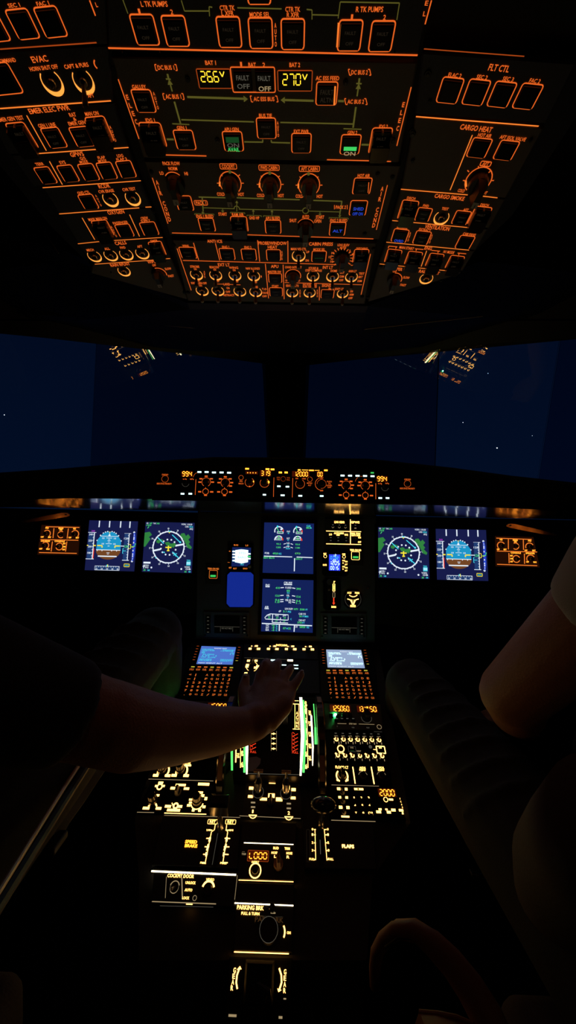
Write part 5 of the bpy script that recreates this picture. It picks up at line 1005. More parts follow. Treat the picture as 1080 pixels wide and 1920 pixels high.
u.ring(639, 1404, 6, 'warm', .0022); u.t(639, 1411.5, 'INT', 4, 8, 'warm'); u.t(637.5, 1397, 'RAD', 3, 5.5, 'warm_dim'); u.box(660, 1404.5, 14, 10, .0005, 'ghost_w'); u.t(659.6, 1402, 'VOICE', 2.6, 6, 'warm_dim'); u.t(660, 1408, 'ON', 2.4, 7, 'green_dim'); u.t(673, 1408.5, 'RESET', 2.4, 8, 'warm_dim'); u.dot(694.5, 1400.5, 3.2, 'ghost_w')
u.box(714, 1406, 15.5, 13, .0022, 'warm', .0008); u.blob(713, 1402.5, 5, 1.8, 'warm'); u.ln(700, 1405.3, 706, 1406, .0014, 'warm'); u.done()
u = Unit('floodlight_panel', 'right pedestal panel with three knobs split by two bright slanted cream bars', 'control panel', PD, [(612, 1431), (729, 1433), (736, 1471), (615, 1470)], m='cap')
u.t(641, 1438.8, 'FLOOD LT', 5, 24, 'warm'); u.ring(641.4, 1455, 10.5, 'warm', .0028, 130, 240); u.ring(641.4, 1455, 10.5, 'warm', .0028, -60, 50); u.dot(633, 1462.5, 2.2); u.dot(651, 1462.5, 2.4); u.knob(641.4, 1454, 8, .018, -90, grey=False)
u.ln(661.4, 1438, 666, 1469.5, .0022, 'warm'); u.ln(696, 1438, 701.6, 1470.4, .0024, 'warm')
for x, a_, b_ in ((679.5, 'AIDS', 'PRINT'), (714.3, 'DFDR', 'EVENT')): u.t(x, 1439.7, a_, 3.6, 11.5, 'warm'); u.t(x + .5, 1444, b_, 3.6, 12, 'warm'); u.ring(x + 1.4, 1456, 8.5, 'warm_dim', .0009, 20, 160); u.knob(x + 1.4, 1456, 7, .008, bar=False, grey=False)
u.done()
u = Unit('transponder_panel', 'right pedestal transponder keypad panel with orange 2000 code readout', 'control panel', PD, [(615, 1474), (737, 1476), (762, 1537), (618, 1533)], m='cap')
u.ln(621.5, 1471.9, 710.4, 1474.2, .0008, 'warm_dim'); u.readout(725.5, 1487, 34, 16, '2000', 29, 11.5, frame=None, th2=.3); u.ring(723.3, 1499.3, 3.8, 'warm', .0012); u.blob(733, 1499.3, 8, 3.6)
for x, y, w_, h_ in ((635, 1479.2, 6, 5), (649, 1479.8, 5, 5), (637, 1495, 5, 4.5), (650, 1495.5, 5, 4.5), (638.7, 1513.8, 6.5, 5.5), (652.3, 1514.3, 6, 5.5), (647.5, 1531.3, 15, 3.4), (672.6, 1479.8, 17, 3.8), (710, 1522.5, 9, 5), (712.7, 1517.5, 5.5, 3.5), (724.5, 1517.8, 4.5, 3), (729, 1523, 7.5, 5), (737.5, 1519, 8, 5), (752, 1519.5, 8, 4.5), (755, 1525, 3, 4)): u.blob(x, y, w_, h_)
u.dot(671.5, 1479.8, 1.6, 'plate_dark'); u.tv(750, 1498, 754.5, 1514, 'TCAS', 3, 'warm')
for k in range(9): u.t(664 + (k % 3) * 13.7 + (k // 3) * 1.8, 1496.2 + (k // 3) * 14.2, str(k + 1) if k < 8 else 'CLR', 4.4, 3.2 if k < 8 and k else (9 if k == 8 else 1.8), 'warm')
for k in range(9): u.pb(665 + (k % 3) * 13.7 + (k // 3) * 1.8, 1500.5 + (k // 3) * 14.2, 8, 6, outline=None, ghost=False)
for x, y in ((642, 1486), (643, 1503), (645, 1523)): u.knob(x, y, 4.6, .013, -70, grey=False, m='panel_grey')
u.done()

# left pedestal column
u = Unit('left_radio_panel', 'left pedestal radio panel with orange digits, mostly hidden by the forearm', 'control panel', PD, [(331, 1313), (443, 1315), (438, 1362), (325, 1361)], m='plate')
u.readout(405, 1325, 34, 14, '15.050', 34, 9.6, frame=None, th2=.3, tx=3); u.readout(352, 1324, 34, 14, '125.00', 30, 9.6, frame=None, th2=.3); led(u, 345, 1336, 2.0, 'led'); u.ring(400, 1342, 9, 'ghost_w', .0008, 170, 370); u.knob(400, 1341, 7.5, .018, bar=False, grey=False); u.done()
u = Unit('left_audio_panel', 'left pedestal audio panel of white backlit knobs beneath the forearm', 'control panel', PD, [(325, 1364), (440, 1366), (436, 1424), (312, 1421)], m='cap')
for k in range(7):
    for y in (1379, 1410): x = 329 + k * 14.6; u.ring(x, y, 2.8, 'warm', .0018); u.knob(x, y, 2.0, .010, bar=False, m='knob', grey=False); u.blob(x - 4, y + 5, 1.4, 4, 'warm_dim')
u.ring(334, 1395, 6, 'warm', .002); u.box(414, 1397, 15, 13, .0022, 'warm', .0008); u.done()
u = Unit('left_floodlight_panel', 'left pedestal panel with two brightly lit ribbed knobs just below the forearm', 'control panel', PD, [(300, 1426), (436, 1428), (412, 1463), (284, 1460)], m='cap')
for x, y in ((304, 1444.5), (338.5, 1444.5)):
    u.ring(x + 1, y + 1, 11.5, 'warm', .0034, -50, 60); u.blob(x - 12, y + 9.5, 10, 5); u.ln(x - 9, y + 7, x - 7.5, y + 1, .0032, 'warm'); u.blob(x + 10.5, y + 10, 10, 5); u.knob(x, y - 1, 8.5, .022, bar=False, ridge=1, m='knob', grey=False)
u.blob(314, 1433.5, 11.5, 4.5); u.t(350, 1431.5, 'MAIN PNL', 4, 16, 'warm'); u.blob(352, 1435.3, 13, 3.2); u.ring(337, 1437, 8, 'warm', .0026, 60, 170); u.ln(278.5, 1460.9, 400, 1464.5, .0010, 'warm_dim'); u.done()
u = Unit('left_transponder_panel', 'left pedestal weather radar panel with four ribbed knobs and blazing white captions', 'control panel', PD, [(284, 1464), (404, 1467), (392, 1525), (258, 1521)], m='cap')
u.ring(299.3, 1475.3, 4.5, 'warm', .0024); u.blob(301.5, 1467.8, 9, 4.2); u.blob(292.5, 1474, 3.5, 4); u.blob(307, 1474, 4, 4); u.blob(338.9, 1472, 19, 4.2); u.blob(324, 1478, 8.5, 5); u.blob(349.7, 1478.8, 10, 4.6); u.blob(382, 1470.5, 21, 5); u.blob(296, 1491.4, 5.5, 4)
u.blob(274, 1515.5, 12.5, 5); u.ln(278, 1512, 281, 1510, .003, 'warm'); u.blob(297.3, 1515.8, 10.5, 5); u.ln(292, 1507, 294, 1512, .0028, 'warm'); u.blob(315, 1512, 11.5, 5); u.blob(337.6, 1512.4, 8, 5); u.blob(325.4, 1519.2, 24.5, 5); u.ring(329.5, 1511, 4, 'warm', .003); u.ln(322.5, 1505.5, 324.5, 1511, .0016, 'warm')
u.knob(286.8, 1500.8, 9, .022, bar=False, ridge=1, m='knob', grey=False); u.knob(333.3, 1486, 6.5, .020, -90, m='panel_grey', grey=False); u.knob(370, 1502, 9.5, .022, bar=False, ridge=1, m='knob', grey=False)
for x, y, w_, h_ in ((376, 1486.3, 9, 4.2), (380, 1492, 6, 5), (386, 1497.5, 5, 6), (357.7, 1499.5, 6.5, 3.6), (357, 1505, 5, 3.6), (354, 1510.2, 6.5, 4.6), (362.5, 1519, 5, 5.5), (374.3, 1519.5, 5, 5.5), (382.5, 1513, 5.5, 5)): u.blob(x, y, w_, h_)
u.ring(370, 1504, 11.5, 'warm', .0018, 200, 350); u.ln(257, 1523, 289, 1523.7, .0010, 'warm_dim'); u.ln(308.3, 1524.6, 386.8, 1527, .0014, 'warm'); u.screw(398, 1478, 4.5); u.screw(391.7, 1516, 4.5); u.screw(273, 1475.5, 3.5); u.done()

# thrust quadrant (raised hump)
def hump(v, h0=.034): return h0
TQ = PD.lift(.032)
u = Unit('thrust_quadrant', 'raised middle quadrant with bright white and green scales either side of the thrust levers', 'control panel', TQ, [(456, 1305), (592, 1307), (606, 1456), (436, 1450)], m='cap', thick=.044, ch=.003)
def wedge(x0, y0, x1, y1, w0, w1, m, z=.0008):
    p, q = u.P(x0, y0), u.P(x1, y1); u.L.add([(p[0] - w0 / 2, p[1], z), (p[0] + w0 / 2, p[1], z), (q[0] + w1 / 2, q[1], z), (q[0] - w1 / 2, q[1], z)], [(3, 2, 1, 0)], m)
wedge(564, 1308, 567.5, 1380, .0065, .0075, 'whiteband'); wedge(567.5, 1380, 563.5, 1455, .0075, .0035, 'whiteband'); wedge(568.5, 1313, 572.5, 1375, .004, .0055, 'greenband'); wedge(572.5, 1375, 569, 1449, .0055, .0045, 'greenband', .0007)
wedge(575, 1330, 577.5, 1440, .0014, .0014, 'warm'); wedge(583.5, 1342, 586.5, 1400, .0035, .0035, 'whiteband'); wedge(586.5, 1400, 586, 1436, .0035, .0015, 'whiteband'); wedge(588, 1320, 591.5, 1372, .0022, .0022, 'greenband'); wedge(591, 1364, 592, 1396, .0040, .0050, 'greenband', .0009)
for i, (y, s_) in enumerate(((1318, '0'), (1325, '0'), (1333, '1'), (1350, '2'), (1369, '3'), (1391, '4'), (1413, '5'), (1436, '6'))): u.t(573 + (1 if y > 1340 else 0), y, s_, 6, 3.5, 'warm'); u.blob(574, y + 4.5, 3.4, 2.6)
for y, s_ in ((1335, '20'), (1355, '10'), (1375, '15'), (1397, '20'), (1420, '25')): u.t(580.5, y, s_, 5, 4.5, 'warm'); u.blob(581.5, y + 4.8, 4.4, 2.4)
u.ln(549.5, 1314, 560, 1314.3, .0014, 'warm'); u.ln(549.5, 1320, 561, 1320.5, .0018, 'warm'); u.ln(553, 1321, 553, 1368, .0010, 'warm'); u.ln(560.5, 1321, 560.5, 1368, .0010, 'warm'); u.tv(557, 1337, 557, 1362, 'A/THR', 4.6, 'warm', .75); u.ln(549, 1367, 562, 1367.5, .0014, 'warm')
for (x, y0, y1) in ((553.5, 1374, 1412), (475, 1392, 1411)):
    for k in range(int((y1 - y0 - 10) / 7) + 1): y = y0 + 2 + k * 7; u.ln(x - 5, y + 5, x + 5, y, .0015, 'red'); u.ln(x - 1, y, x - 5, y - 3, .0013, 'red')
    u.t(x, y1 - 1, 'FULL', 4, 11.5, 'red'); u.ln(x - 6, y0, x - 6, y1 - 4, .0008, 'red')
for y in (1376, 1385, 1394.5, 1404): u.ln(509, y, 517, y, .0014, 'warm'); u.dot(513, y, 1.8)
u.ln(508.5, 1371, 508.5, 1408, .0007, 'warm_dim'); u.ln(518.5, 1371, 518.5, 1408, .0007, 'warm_dim')
# left side scales, seen under the forearm
wedge(465, 1330, 463, 1395, .0035, .006, 'whiteband'); wedge(463, 1395, 462.7, 1452, .006, .0028, 'whiteband'); wedge(458.5, 1330, 458.3, 1449, .003, .0045, 'greenband'); wedge(451.5, 1360, 450.8, 1440, .0012, .0012, 'warm'); wedge(443.5, 1360, 442, 1430, .0030, .0022, 'warm')
for y, s_ in ((1396, '5'), (1411, '8'), (1432, '6')): u.t(454, y, s_, 6, 3.5, 'warm'); u.blob(454.5, y + 5, 3.4, 2.6)
for y in (1415,): u.t(446.5, y, '25', 5, 4.5, 'warm'); u.blob(447, y + 4.8, 4.2, 2.4)
wedge(434.5, 1400, 435, 1445, .005, .004, 'greenband')
q = u.P(476, 1432); u.L.add([(*u.P(x, y), .0009) for x, y in ((465, 1421), (481, 1419), (489, 1423), (488, 1432), (480, 1442), (478, 1447), (465, 1446.5))], [tuple(range(7))], 'card')
u.ln(464, 1450.5, 563, 1452.8, .0010, 'ghost_w'); u.done()
def trimwheel(label, x, y0, y1, w_, sgn):
    P0, P1 = TQ.hit(x, y0), TQ.hit(x + 5 * sgn, y1); cy = (P0[1] + P1[1]) / 2; r = .125; cx = (P0[0] + P1[0]) / 2; hc = math.sqrt(max(0, r * r - ((P1[1] - P0[1]) / 2) ** 2)); half = w_ / 2
    u = Unit('trim_wheel', label, 'wheel', TQ, None, cpx=(x, (y0 + y1) / 2)); n_ = 64; vs = []; fs = []
    prof_ = [(-half, .80), (-half, .97), (-half * .7, 1), (half * .7, 1), (half, .97), (half, .80)]
    for i in range(n_):
        t = 2 * math.pi * i / n_
        for dx, k in prof_: vs.append((cx + dx, cy + r * k * math.cos(t), -hc - .004 + r * k * math.sin(t)))
    for i in range(n_):
        for k in range(6): fs.append((i * 6 + k, ((i + 1) % n_) * 6 + k, ((i + 1) % n_) * 6 + (k + 1) % 6, i * 6 + (k + 1) % 6))
    b = MB(); b.add(vs, fs, 'gloss'); o = u.part('rim', b, smooth=False)
    for a0, a1 in ((50, 64), (120, 141)):
        b = MB(); vs = []
        for k in range(6):
            t = rad(a0 + (a1 - a0) * k / 5)
            for dx in (-half * .6, half * .6): vs.append((cx + dx, cy + (r + .0006) * math.cos(t), -hc - .004 + (r + .0006) * math.sin(t)))
        b.add(vs, [(2 * i, 2 * i + 1, 2 * i + 3, 2 * i + 2) for i in range(5)], 'worn'); u.part('worn_patch', b, label='tan worn grip patch')
    b = MB(); b.tube([(cx - half, cy, -hc - .004), (cx + half, cy, -hc - .004)], .02, 'black', 16); b.box(cx - half * .5, cx + half * .5, cy - r * .82, cy + r * .82, -hc - .014, -hc + .006, 'black'); b.box(cx - half * .5, cx + half * .5, cy - .01, cy + .01, -hc - .004 - r * .82, -hc - .004 + r * .82, 'black'); u.part('hub', b)
trimwheel('black pitch trim wheel with tan patches, right of the white and green scales', 598, 1302, 1462, .017, 1)
trimwheel('black pitch trim wheel left of the scales, half hidden by the forearm', 428, 1302, 1450, .017, -1)

# thrust levers under the palm
def tlever(label, px, py, z, sx):
    P = TQ.hit(px, py + 60); e = Unit('thrust_lever', label, 'lever', TQ, None, cpx=(px, py + 60)); a, b0 = P
    b = MB(); b.box(a - .006, a + .006, b0 - .022, b0 + .022, -.01, .070, 'plate_dark', .002); e.part('arm', b)
    b = MB(); b.box(a - .017, a + .017, b0 - .03, b0 + .018, .062, .084, 'cap', .006); e.part('grip', b)
    b = MB(); b.box(a + sx * .017 - .004, a + sx * .017 + .004, b0 - .012, b0 + .0, .066, .078, 'gloss', .002); e.part('disconnect_button', b)
tlever('left thrust lever hidden beneath the palm', 497, 1280, .8, -1); tlever('right thrust lever partly hidden beneath the palm', 535, 1282, .8, 1)

# engine master panel
u = Unit('engine_master_panel', 'middle pedestal panel with two metal engine master levers and a mode knob', 'control panel', PD, [(462, 1459), (562, 1461), (568, 1534), (452, 1530)], m='plate_dark')
for x, y, w_, h_ in ((510.4, 1466.5, 12, 6), (471, 1478, 8, 5.5), (550.4, 1480.7, 8, 5.5), (469.6, 1493.6, 9, 5), (549.6, 1496.3, 9, 5), (509, 1492, 12, 8), (494, 1498.5, 13, 5), (523.4, 1499, 12, 7)): u.blob(x, y, w_, h_)
for x in (474.5, 541.5): u.blob(x, 1505 + (x > 500) * 2, 8, 3, 'warm_dim'); u.blob(x, 1513.5 + (x > 500) * 2.4, 8, 3, 'warm_dim'); u.ring(x, 1526 + (x > 500) * 3, 7, 'warm', .0014, 200, 340)
u.t(474, 1521.5, '1', 6, 2.4, 'warm'); u.t(541.5, 1524.5, '2', 6, 4, 'warm'); u.ln(449, 1529.8, 563.7, 1535, .0009, 'warm_dim'); u.blob(474, 1528.7, 15, 1.6, 'warm'); u.blob(541.5, 1531.7, 16, 1.6, 'warm')
for x, y in ((484, 1487), (536, 1489)):
    q = u.P(x, y); b = MB(); b.cyl(q[0], q[1], .0125, .0115, 0, .004, 'black', 24); b.arc(q[0], q[1], .011, 0, 360, .0008, .0045, 'ghost_w'); k = u.part('lever_collar', b)
    b = MB(); b.tube([(q[0], q[1] - .001, .003), (q[0], q[1] + .003, .012), (q[0], q[1] + .009, .026), (q[0], q[1] + .013, .034)], [.005, .0075, .0085, .004], 'chrome', 12); b.tube([(q[0], q[1] + .012, .032), (q[0], q[1] + .018, .050)], [.003, .0032], 'chrome', 8)
    b.box(q[0] - .0095, q[0] + .0095, q[1] + .015, q[1] + .020, .046, .051, 'worn', .001); u.part('master_lever', b, smooth=False, label='metal lever with a flat bar top')
u.knob(507.5, 1505, 7, .022, -90); u.screw(461.5, 1467, 3.5); u.screw(561, 1471, 3.5); u.done()

# speed brake, flaps
u = Unit('speed_brake_quadrant', 'left pedestal speed brake slot with twin cream scales and an orange caption', 'control panel', PD, [(305, 1530), (452, 1534), (446, 1628), (284, 1622)], m='plate_dark')
u.tb(358.5, 1578.5, 'SPEED', 5.6, 22); u.tb(358.3, 1586, 'BRAKE', 5.6, 23); u.t(398.8, 1541, 'RET', 4.6, 11, 'warm'); u.box(398.8, 1541, 18, 8, .0007, 'warm'); u.t(432.5, 1541.2, 'RET', 4.6, 12, 'warm'); u.box(432.5, 1541.2, 19, 8, .0007, 'warm')
u.L.pline([u.P(*p) for p in ((403.8, 1546), (402, 1556), (396.5, 1560), (385, 1617))], .0012, .0005, 'warm'); u.L.pline([u.P(*p) for p in ((425, 1547), (424, 1556), (427, 1560), (418, 1617))], .0012, .0005, 'warm')
for x0, y0, x1, y1, w_ in ((394, 1570, 392.5, 1578, .0035), (391, 1583, 388, 1595, .0032), (387, 1598, 386.5, 1606, .0030), (425.5, 1570, 424.5, 1578, .0035), (424, 1583, 420.5, 1595, .0032), (420, 1598, 419, 1606, .0028)): u.ln(x0, y0, x1, y1, w_, 'warm')
for y, dx in ((1556.5, 0), (1572, -3), (1587.8, -6), (1602, -9), (1617.5, -12)): u.ln(390 + dx, y, 398 + dx, y + .3, .0014, 'warm'); u.ln(423 + dx * .5, y, 433 + dx * .5, y + .3, .0014, 'warm')
u.t(381, 1618, 'FULL', 3.6, 11, 'warm'); u.t(419, 1618.5, 'FULL', 3.6, 12, 'warm'); u.t(391, 1556.5, '1/4', 3.4, 7, 'warm'); u.t(434, 1556.8, '1/4', 3.4, 7, 'warm')
b = MB(); b.prism([u.P(*p) for p in ((411, 1536), (419, 1536), (406, 1626), (396, 1626))], -.001, .0006, 'black'); b.strip(u.P(411, 1548), u.P(398, 1622), .0007, .001, 'ghost_w'); u.part('slot', b); u.ln(308, 1528.6, 450, 1533, .0008, 'warm_dim'); u.done()
e = Unit('speed_brake_lever', 'black topped speed brake lever standing at the front of its slot', 'lever', PD, None, cpx=(414, 1556)); q = PD.hit(413, 1560)
b = MB(); b.tube([(q[0], q[1], -.005), (q[0] + .001, q[1] + .012, .058)], [.006, .0045], 'gloss', 10); b.strip((q[0] - .002, q[1] - .004), (q[0] - .001, q[1] + .002), .0012, .03, 'ghost_w'); e.part('shaft', b)
b = MB(); b.box(q[0] - .016, q[0] + .018, q[1] + .004, q[1] + .026, .050, .086, 'gloss', .005); e.part('lever_head', b)
u = Unit('flap_quadrant', 'right pedestal flap lever slot with numbered cream scales and FLAPS caption', 'control panel', PD, [(566, 1537), (700, 1540), (706, 1630), (572, 1628)], m='plate_dark')
u.ln(590.5, 1555, 592, 1612.5, .0010, 'warm'); u.ln(608, 1555, 613, 1613.5, .0010, 'warm'); u.tb(652.5, 1587, 'FLAPS', 6, 22, 'warm')
for y, s_ in ((1555, '0'), (1565, '1'), (1580, '2'), (1594.5, '3'), (1611, 'FULL')):
    u.t(586 if s_ != 'FULL' else 585, y, s_, 4, 3 if s_ != 'FULL' else 10, 'warm'); u.t(614.5 + (y - 1555) * .04 + (3.5 if s_ == 'FULL' else 0), y, s_, 4, 3 if s_ != 'FULL' else 10, 'warm'); u.ln(589, y + .5, 592, y + .5, .0012, 'warm'); u.ln(608 + (y - 1555) * .09, y + .5, 612 + (y - 1555) * .09, y + .5, .0012, 'warm')
b = MB(); b.prism([u.P(*p) for p in ((597, 1548), (604, 1548), (607, 1624), (598, 1624))], -.001, .0006, 'black'); b.strip(u.P(600, 1575), u.P(601, 1602), .0012, .001, 'ghost_w'); u.part('slot', b); u.ln(621, 1538, 704, 1540.5, .0011, 'warm_dim'); u.box(578, 1585, 6, 60, .0005, 'ghost'); u.done()
e = Unit('flap_lever', 'glossy black flap lever knob with green glints beside the engine levers', 'lever', PD, None, cpx=(602, 1545)); q = PD.hit(602, 1552)
b = MB(); b.tube([(q[0], q[1], -.005), (q[0], q[1] + .010, .045)], [.006, .005], 'gloss', 10); e.part('shaft', b)
b = MB(); cyl_n = 20
vs = []; fs = []
for i in range(9):
    t = -math.pi / 2 + math.pi * i / 8
    for k in range(cyl_n): p_ = 2 * math.pi * k / cyl_n; vs.append((q[0] + .002 + .024 * math.cos(t) * math.cos(p_), q[1] + .014 + .014 * math.cos(t) * math.sin(p_), .055 + .013 * math.sin(t)))
for i in range(8):
    for k in range(cyl_n): fs.append((i * cyl_n + k, i * cyl_n + (k + 1) % cyl_n, (i + 1) * cyl_n + (k + 1) % cyl_n, (i + 1) * cyl_n + k))
b.add(vs, fs, 'gloss'); e.part('lever_head', b, smooth=True)

# aft middle strips
u = Unit('rudder_trim_panel', 'middle pedestal panel with orange L 0.00 rudder trim readout and round reset button', 'control panel', PD, [(454, 1540), (556, 1543), (552, 1652), (444, 1648)], m='plate_dark')
u.ln(457.5, 1580.3, 550, 1583.5, .0011, 'whiteband'); u.readout(484, 1605, 38, 19, 'L000', 35, 11.5, frame='orange_dim', th2=.24); u.dot(478, 1611, 1.2, 'digit'); u.t(479, 1616.3, 'RESET', 4, 14, 'warm'); u.ring(478.5, 1632.5, 10.5, 'warm', .0018); u.knob(478.5, 1632.5, 8, .006, bar=False, grey=False)
u.t(517.5, 1590.3, 'RUD', 4.6, 10, 'warm'); u.t(538.5, 1591.3, 'TRIM', 4.6, 10, 'warm'); u.t(514.5, 1599, 'NOSE', 4.2, 11, 'warm'); u.t(542.5, 1600, 'NOSE', 4.2, 11, 'warm'); u.t(516, 1606, 'L', 5, 4, 'warm'); u.t(540, 1607, 'R', 5, 5, 'warm'); u.t(456.5, 1597, '--', 2, 5, 'warm_dim'); u.t(457, 1601.5, 'TRIM', 3.6, 8, 'warm_dim')
u.knob(522, 1622, 9, .030, -84, m='worn', grey=True); u.ln(447.5, 1650.3, 550, 1653.6, .0010, 'warm'); u.done()
u = Unit('parking_brake_panel', 'middle pedestal panel marked PARKING BRK PULL & TURN with a round pull handle', 'control panel', PD, [(443, 1654), (552, 1657), (548, 1786), (438, 1783)], m='plate_dark')
u.ln(440, 1693.3, 550, 1698.2, .0014, 'whiteband'); u.t(469.5, 1702, 'PARKING BRK', 8, 50, 'warm'); u.t(469.5, 1713, 'PULL & TURN', 5.5, 34, 'warm'); u.ln(439, 1785, 541.5, 1788.5, .0012, 'warm'); u.t(541.5, 1749, 'ON', 5, 7, 'warm'); u.ring(520, 1747, 14, 'warm', .0022, -30, 35)
u.t(508, 1704.5, 'OFF', 3.4, 6, 'warm'); u.knob(511, 1704, 6, .014, -30, grey=False); u.blob(512, 1712, 9, 2.6, 'warm_dim')
q = u.P(504, 1747); b = MB(); b.cyl(q[0], q[1], .0155, .0145, 0, .010, 'black', 28); b.arc(q[0], q[1], .0145, 0, 360, .0006, .0104, 'ghost_w'); b.box(q[0] - .024, q[0] + .024, q[1] + .007, q[1] + .017, .001, .005, 'plate_dark', .002); b.text('PARK BRK', q[0], q[1] + .012, .046, .0055, .0053, 'lettering_dim'); u.part('pull_handle', b); u.done()
u = Unit('cockpit_door_panel', 'left aft pedestal panel marked COCKPIT DOOR with toggle switch and video knob', 'control panel', PD, [(288, 1628), (447, 1634), (441, 1700), (285, 1692)], m='plate_dark')
u.ln(284, 1633.5, 442.5, 1640.5, .0022, 'whiteband'); u.t(339, 1642.5, 'COCKPIT DOOR', 6.5, 50, 'warm'); u.t(357.5, 1655.3, 'UNLOCK', 5, 19, 'warm'); u.t(353.5, 1668.8, 'AUTO', 5, 14, 'warm'); u.t(348.5, 1683.8, 'LOCK', 5, 13, 'warm'); u.t(394, 1649.5, 'VIDEO', 5, 15, 'warm')
u.ring(390, 1667, 11, 'warm', .0028, 15, 165); u.knob(390, 1669, 9.5, .010, bar=False, grey=False); u.ln(341, 1646, 342, 1686, .0018, 'warm_dim'); u.ln(312, 1644, 310, 1684, .0006, 'warm_dim'); u.ring(327, 1664, 9, 'warm_dim', .0012, 20, 160); u.toggle(327, 1664, 8, .0008, -.5, .016, m='warm_dim'); u.ring(365, 1684, 3.5, 'warm_dim', .0007)
u.ln(445, 1641, 440, 1687, .0007, 'warm_dim'); u.ln(285, 1690.5, 405, 1695, .0012, 'warm_dim'); u.blob(355, 1695.6, 12, 2, 'warm'); u.ln(300, 1698.5, 400, 1701, .0005, 'ghost_w'); u.done()
# aft face with the gravity gear handle
AF = Pl(PD.world(490, 1790) + V(0, 0, -.012), (1, 0, 0), (0, cd(52), sd(52)))
u = Unit('gravity_gear_handle', 'aft pedestal face with GEAR lettered twice beside curved arrows', 'handle', AF, [(430, 1796), (548, 1799), (546, 1915), (420, 1912)], m='black', face='backplate')
for x0, x1, ys, ye in ((440, 435, 1819, 1852), (534.5, 533.5, 1822, 1857)): u.tv(x0, ys, x1, ye, 'GEAR', 9.5, 'warm', .78)
u.L.pline([u.P(449, 1815), u.P(444.5, 1828), u.P(443, 1842), u.P(445, 1854)], .0022, .0006, 'warm'); u.L.pline([u.P(523.5, 1815), u.P(527.5, 1828), u.P(528, 1842), u.P(524, 1855)], .0022, .0006, 'warm')
u.L.add([(*u.P(444, 1818), .0007), (*u.P(453, 1817), .0007), (*u.P(450, 1811), .0007)], [(0, 1, 2)], 'warm'); u.L.add([(*u.P(520, 1853), .0007), (*u.P(528, 1856), .0007), (*u.P(522, 1860), .0007)], [(0, 1, 2)], 'warm')
u.blob(436, 1904, 15, 5, 'warm_dim'); u.blob(526, 1907.5, 7, 5, 'warm_dim'); u.ln(462, 1884, 500, 1885, .0007, 'warm_dim'); u.blob(534, 1872.5, 5, 3, 'warm_dim')
q = u.P(486, 1840); b = MB(); b.box(q[0] - .022, q[0] + .022, q[1] - .022, q[1] + .022, 0, .008, 'black', .003); b.tube([(q[0], q[1], .006), (q[0], q[1], .016), (q[0] + .016, q[1] - .004, .022), (q[0] + .016, q[1] - .012, .02)], [.004, .004, .004, .006], 'black', 10); u.part('crank', b); u.done()

# ================================================================== SEATS, BELTS, LAMPS
def rbox(b, c, s, m, r=.03, n=3):
    """rounded box centred at c with half sizes s"""
    vs = []; N = 6
    dirs = []
    rows = 2 * N
    for i in range(rows + 1):
        t = -math.pi / 2 + math.pi * i / rows
        for k in range(24):
            p = 2 * math.pi * (k + .5) / 24
            d = V(math.cos(t) * math.cos(p), math.cos(t) * math.sin(p), math.sin(t))
            q = V(*(math.copysign(max(0, s[j] - r), d[j]) if abs(d[j]) > 1e-6 else 0 for j in range(3))) + d * r
            vs.append((c[0] + q.x, c[1] + q.y, c[2] + q.z))
    fs = [(i * 24 + k, i * 24 + (k + 1) % 24, (i + 1) * 24 + (k + 1) % 24, (i + 1) * 24 + k) for i in range(rows) for k in range(24)]
    b.add(vs, fs, m)
def seat(label, sx):
    e = empty('pilot_seat', label, 'seat', (.53 * sx, .12, 0))
    def P(name, c, s, r=.03, m='seatfab', parent=None):
        b = MB(); rbox(b, (c[0] * sx - .53 * sx, c[1] - .12, c[2]), s, m, r); return build(name, b, parent or e, smooth=True)
    P('cushion', (.53, .22, .44), (.24, .25, .06)); P('backrest', (.53, -.05, .80), (.235, .06, .36)); P('headrest', (.53, -.06, 1.24), (.13, .05, .08))
    P('base', (.53, .18, .20), (.16, .18, .19), .02, 'black')
    P('side_bolster', (.315, -.02, .72), (.035, .07, .28))
    return e
sL = seat('left pilot seat, almost wholly outside the picture beneath the dark sleeve', -1)
sR = seat('right pilot seat with brown fabric, at the bottom right corner', 1)
# brown armrest pad, lower right
e = empty('armrest', 'dark brown rounded armrest pad rising at the right edge below the elbow', 'armrest', tuple(at(1085, 1660, .40))); P_ = at(1085, 1660, .40)
b = MB(); pts = [(1180, 1560, .30), (1120, 1600, .36), (1082, 1640, .41), (1055, 1690, .46), (1050, 1735, .50)]; b.tube([tuple(at(*p) - P_) for p in pts], [.058, .060, .062, .052, .03], 'seatfab', 28); o = build('pad', b, e, smooth=True)
b = MB(); pts = [(1150, 1760, .38), (1080, 1800, .44), (1060, 1850, .50)]; b.tube([tuple(at(*p) - P_) for p in pts], [.022, .022, .022], 'black', 12); build('support', b, e)
# arched loop
P_ = at(800, 1800, .46); e = empty('armrest_loop', 'arched reddish brown padded loop at the bottom right, curving down to the frame edge', 'armrest', tuple(P_))
ctr = [(703, 1850, .50), (703, 1815, .497), (707, 1785, .493), (722, 1758, .488), (745, 1742, .48), (778, 1744, .47), (812, 1768, .46), (845, 1803, .448), (880, 1850, .435), (912, 1905, .42), (940, 1975, .40)]
wd = [.007, .008, .009, .010, .012, .0145, .017, .018, .019, .020, .021]
b = MB(); vs = []; C_ = [at(*p) - P_ for p in ctr]
for i, c_ in enumerate(C_):
    t = (C_[min(i + 1, 10)] - C_[max(i - 1, 0)]).normalized(); side = t.cross(V(0, 1, .4)).normalized(); nn = side.cross(t).normalized()
    for k in range(12):
        a = 2 * math.pi * k / 12; sc = 1 - (.25 if k in (2,) else 0)
        vs.append(c_ + side * wd[i] * math.cos(a) * 1.0 * sc + nn * wd[i] * .8 * math.sin(a) * sc)
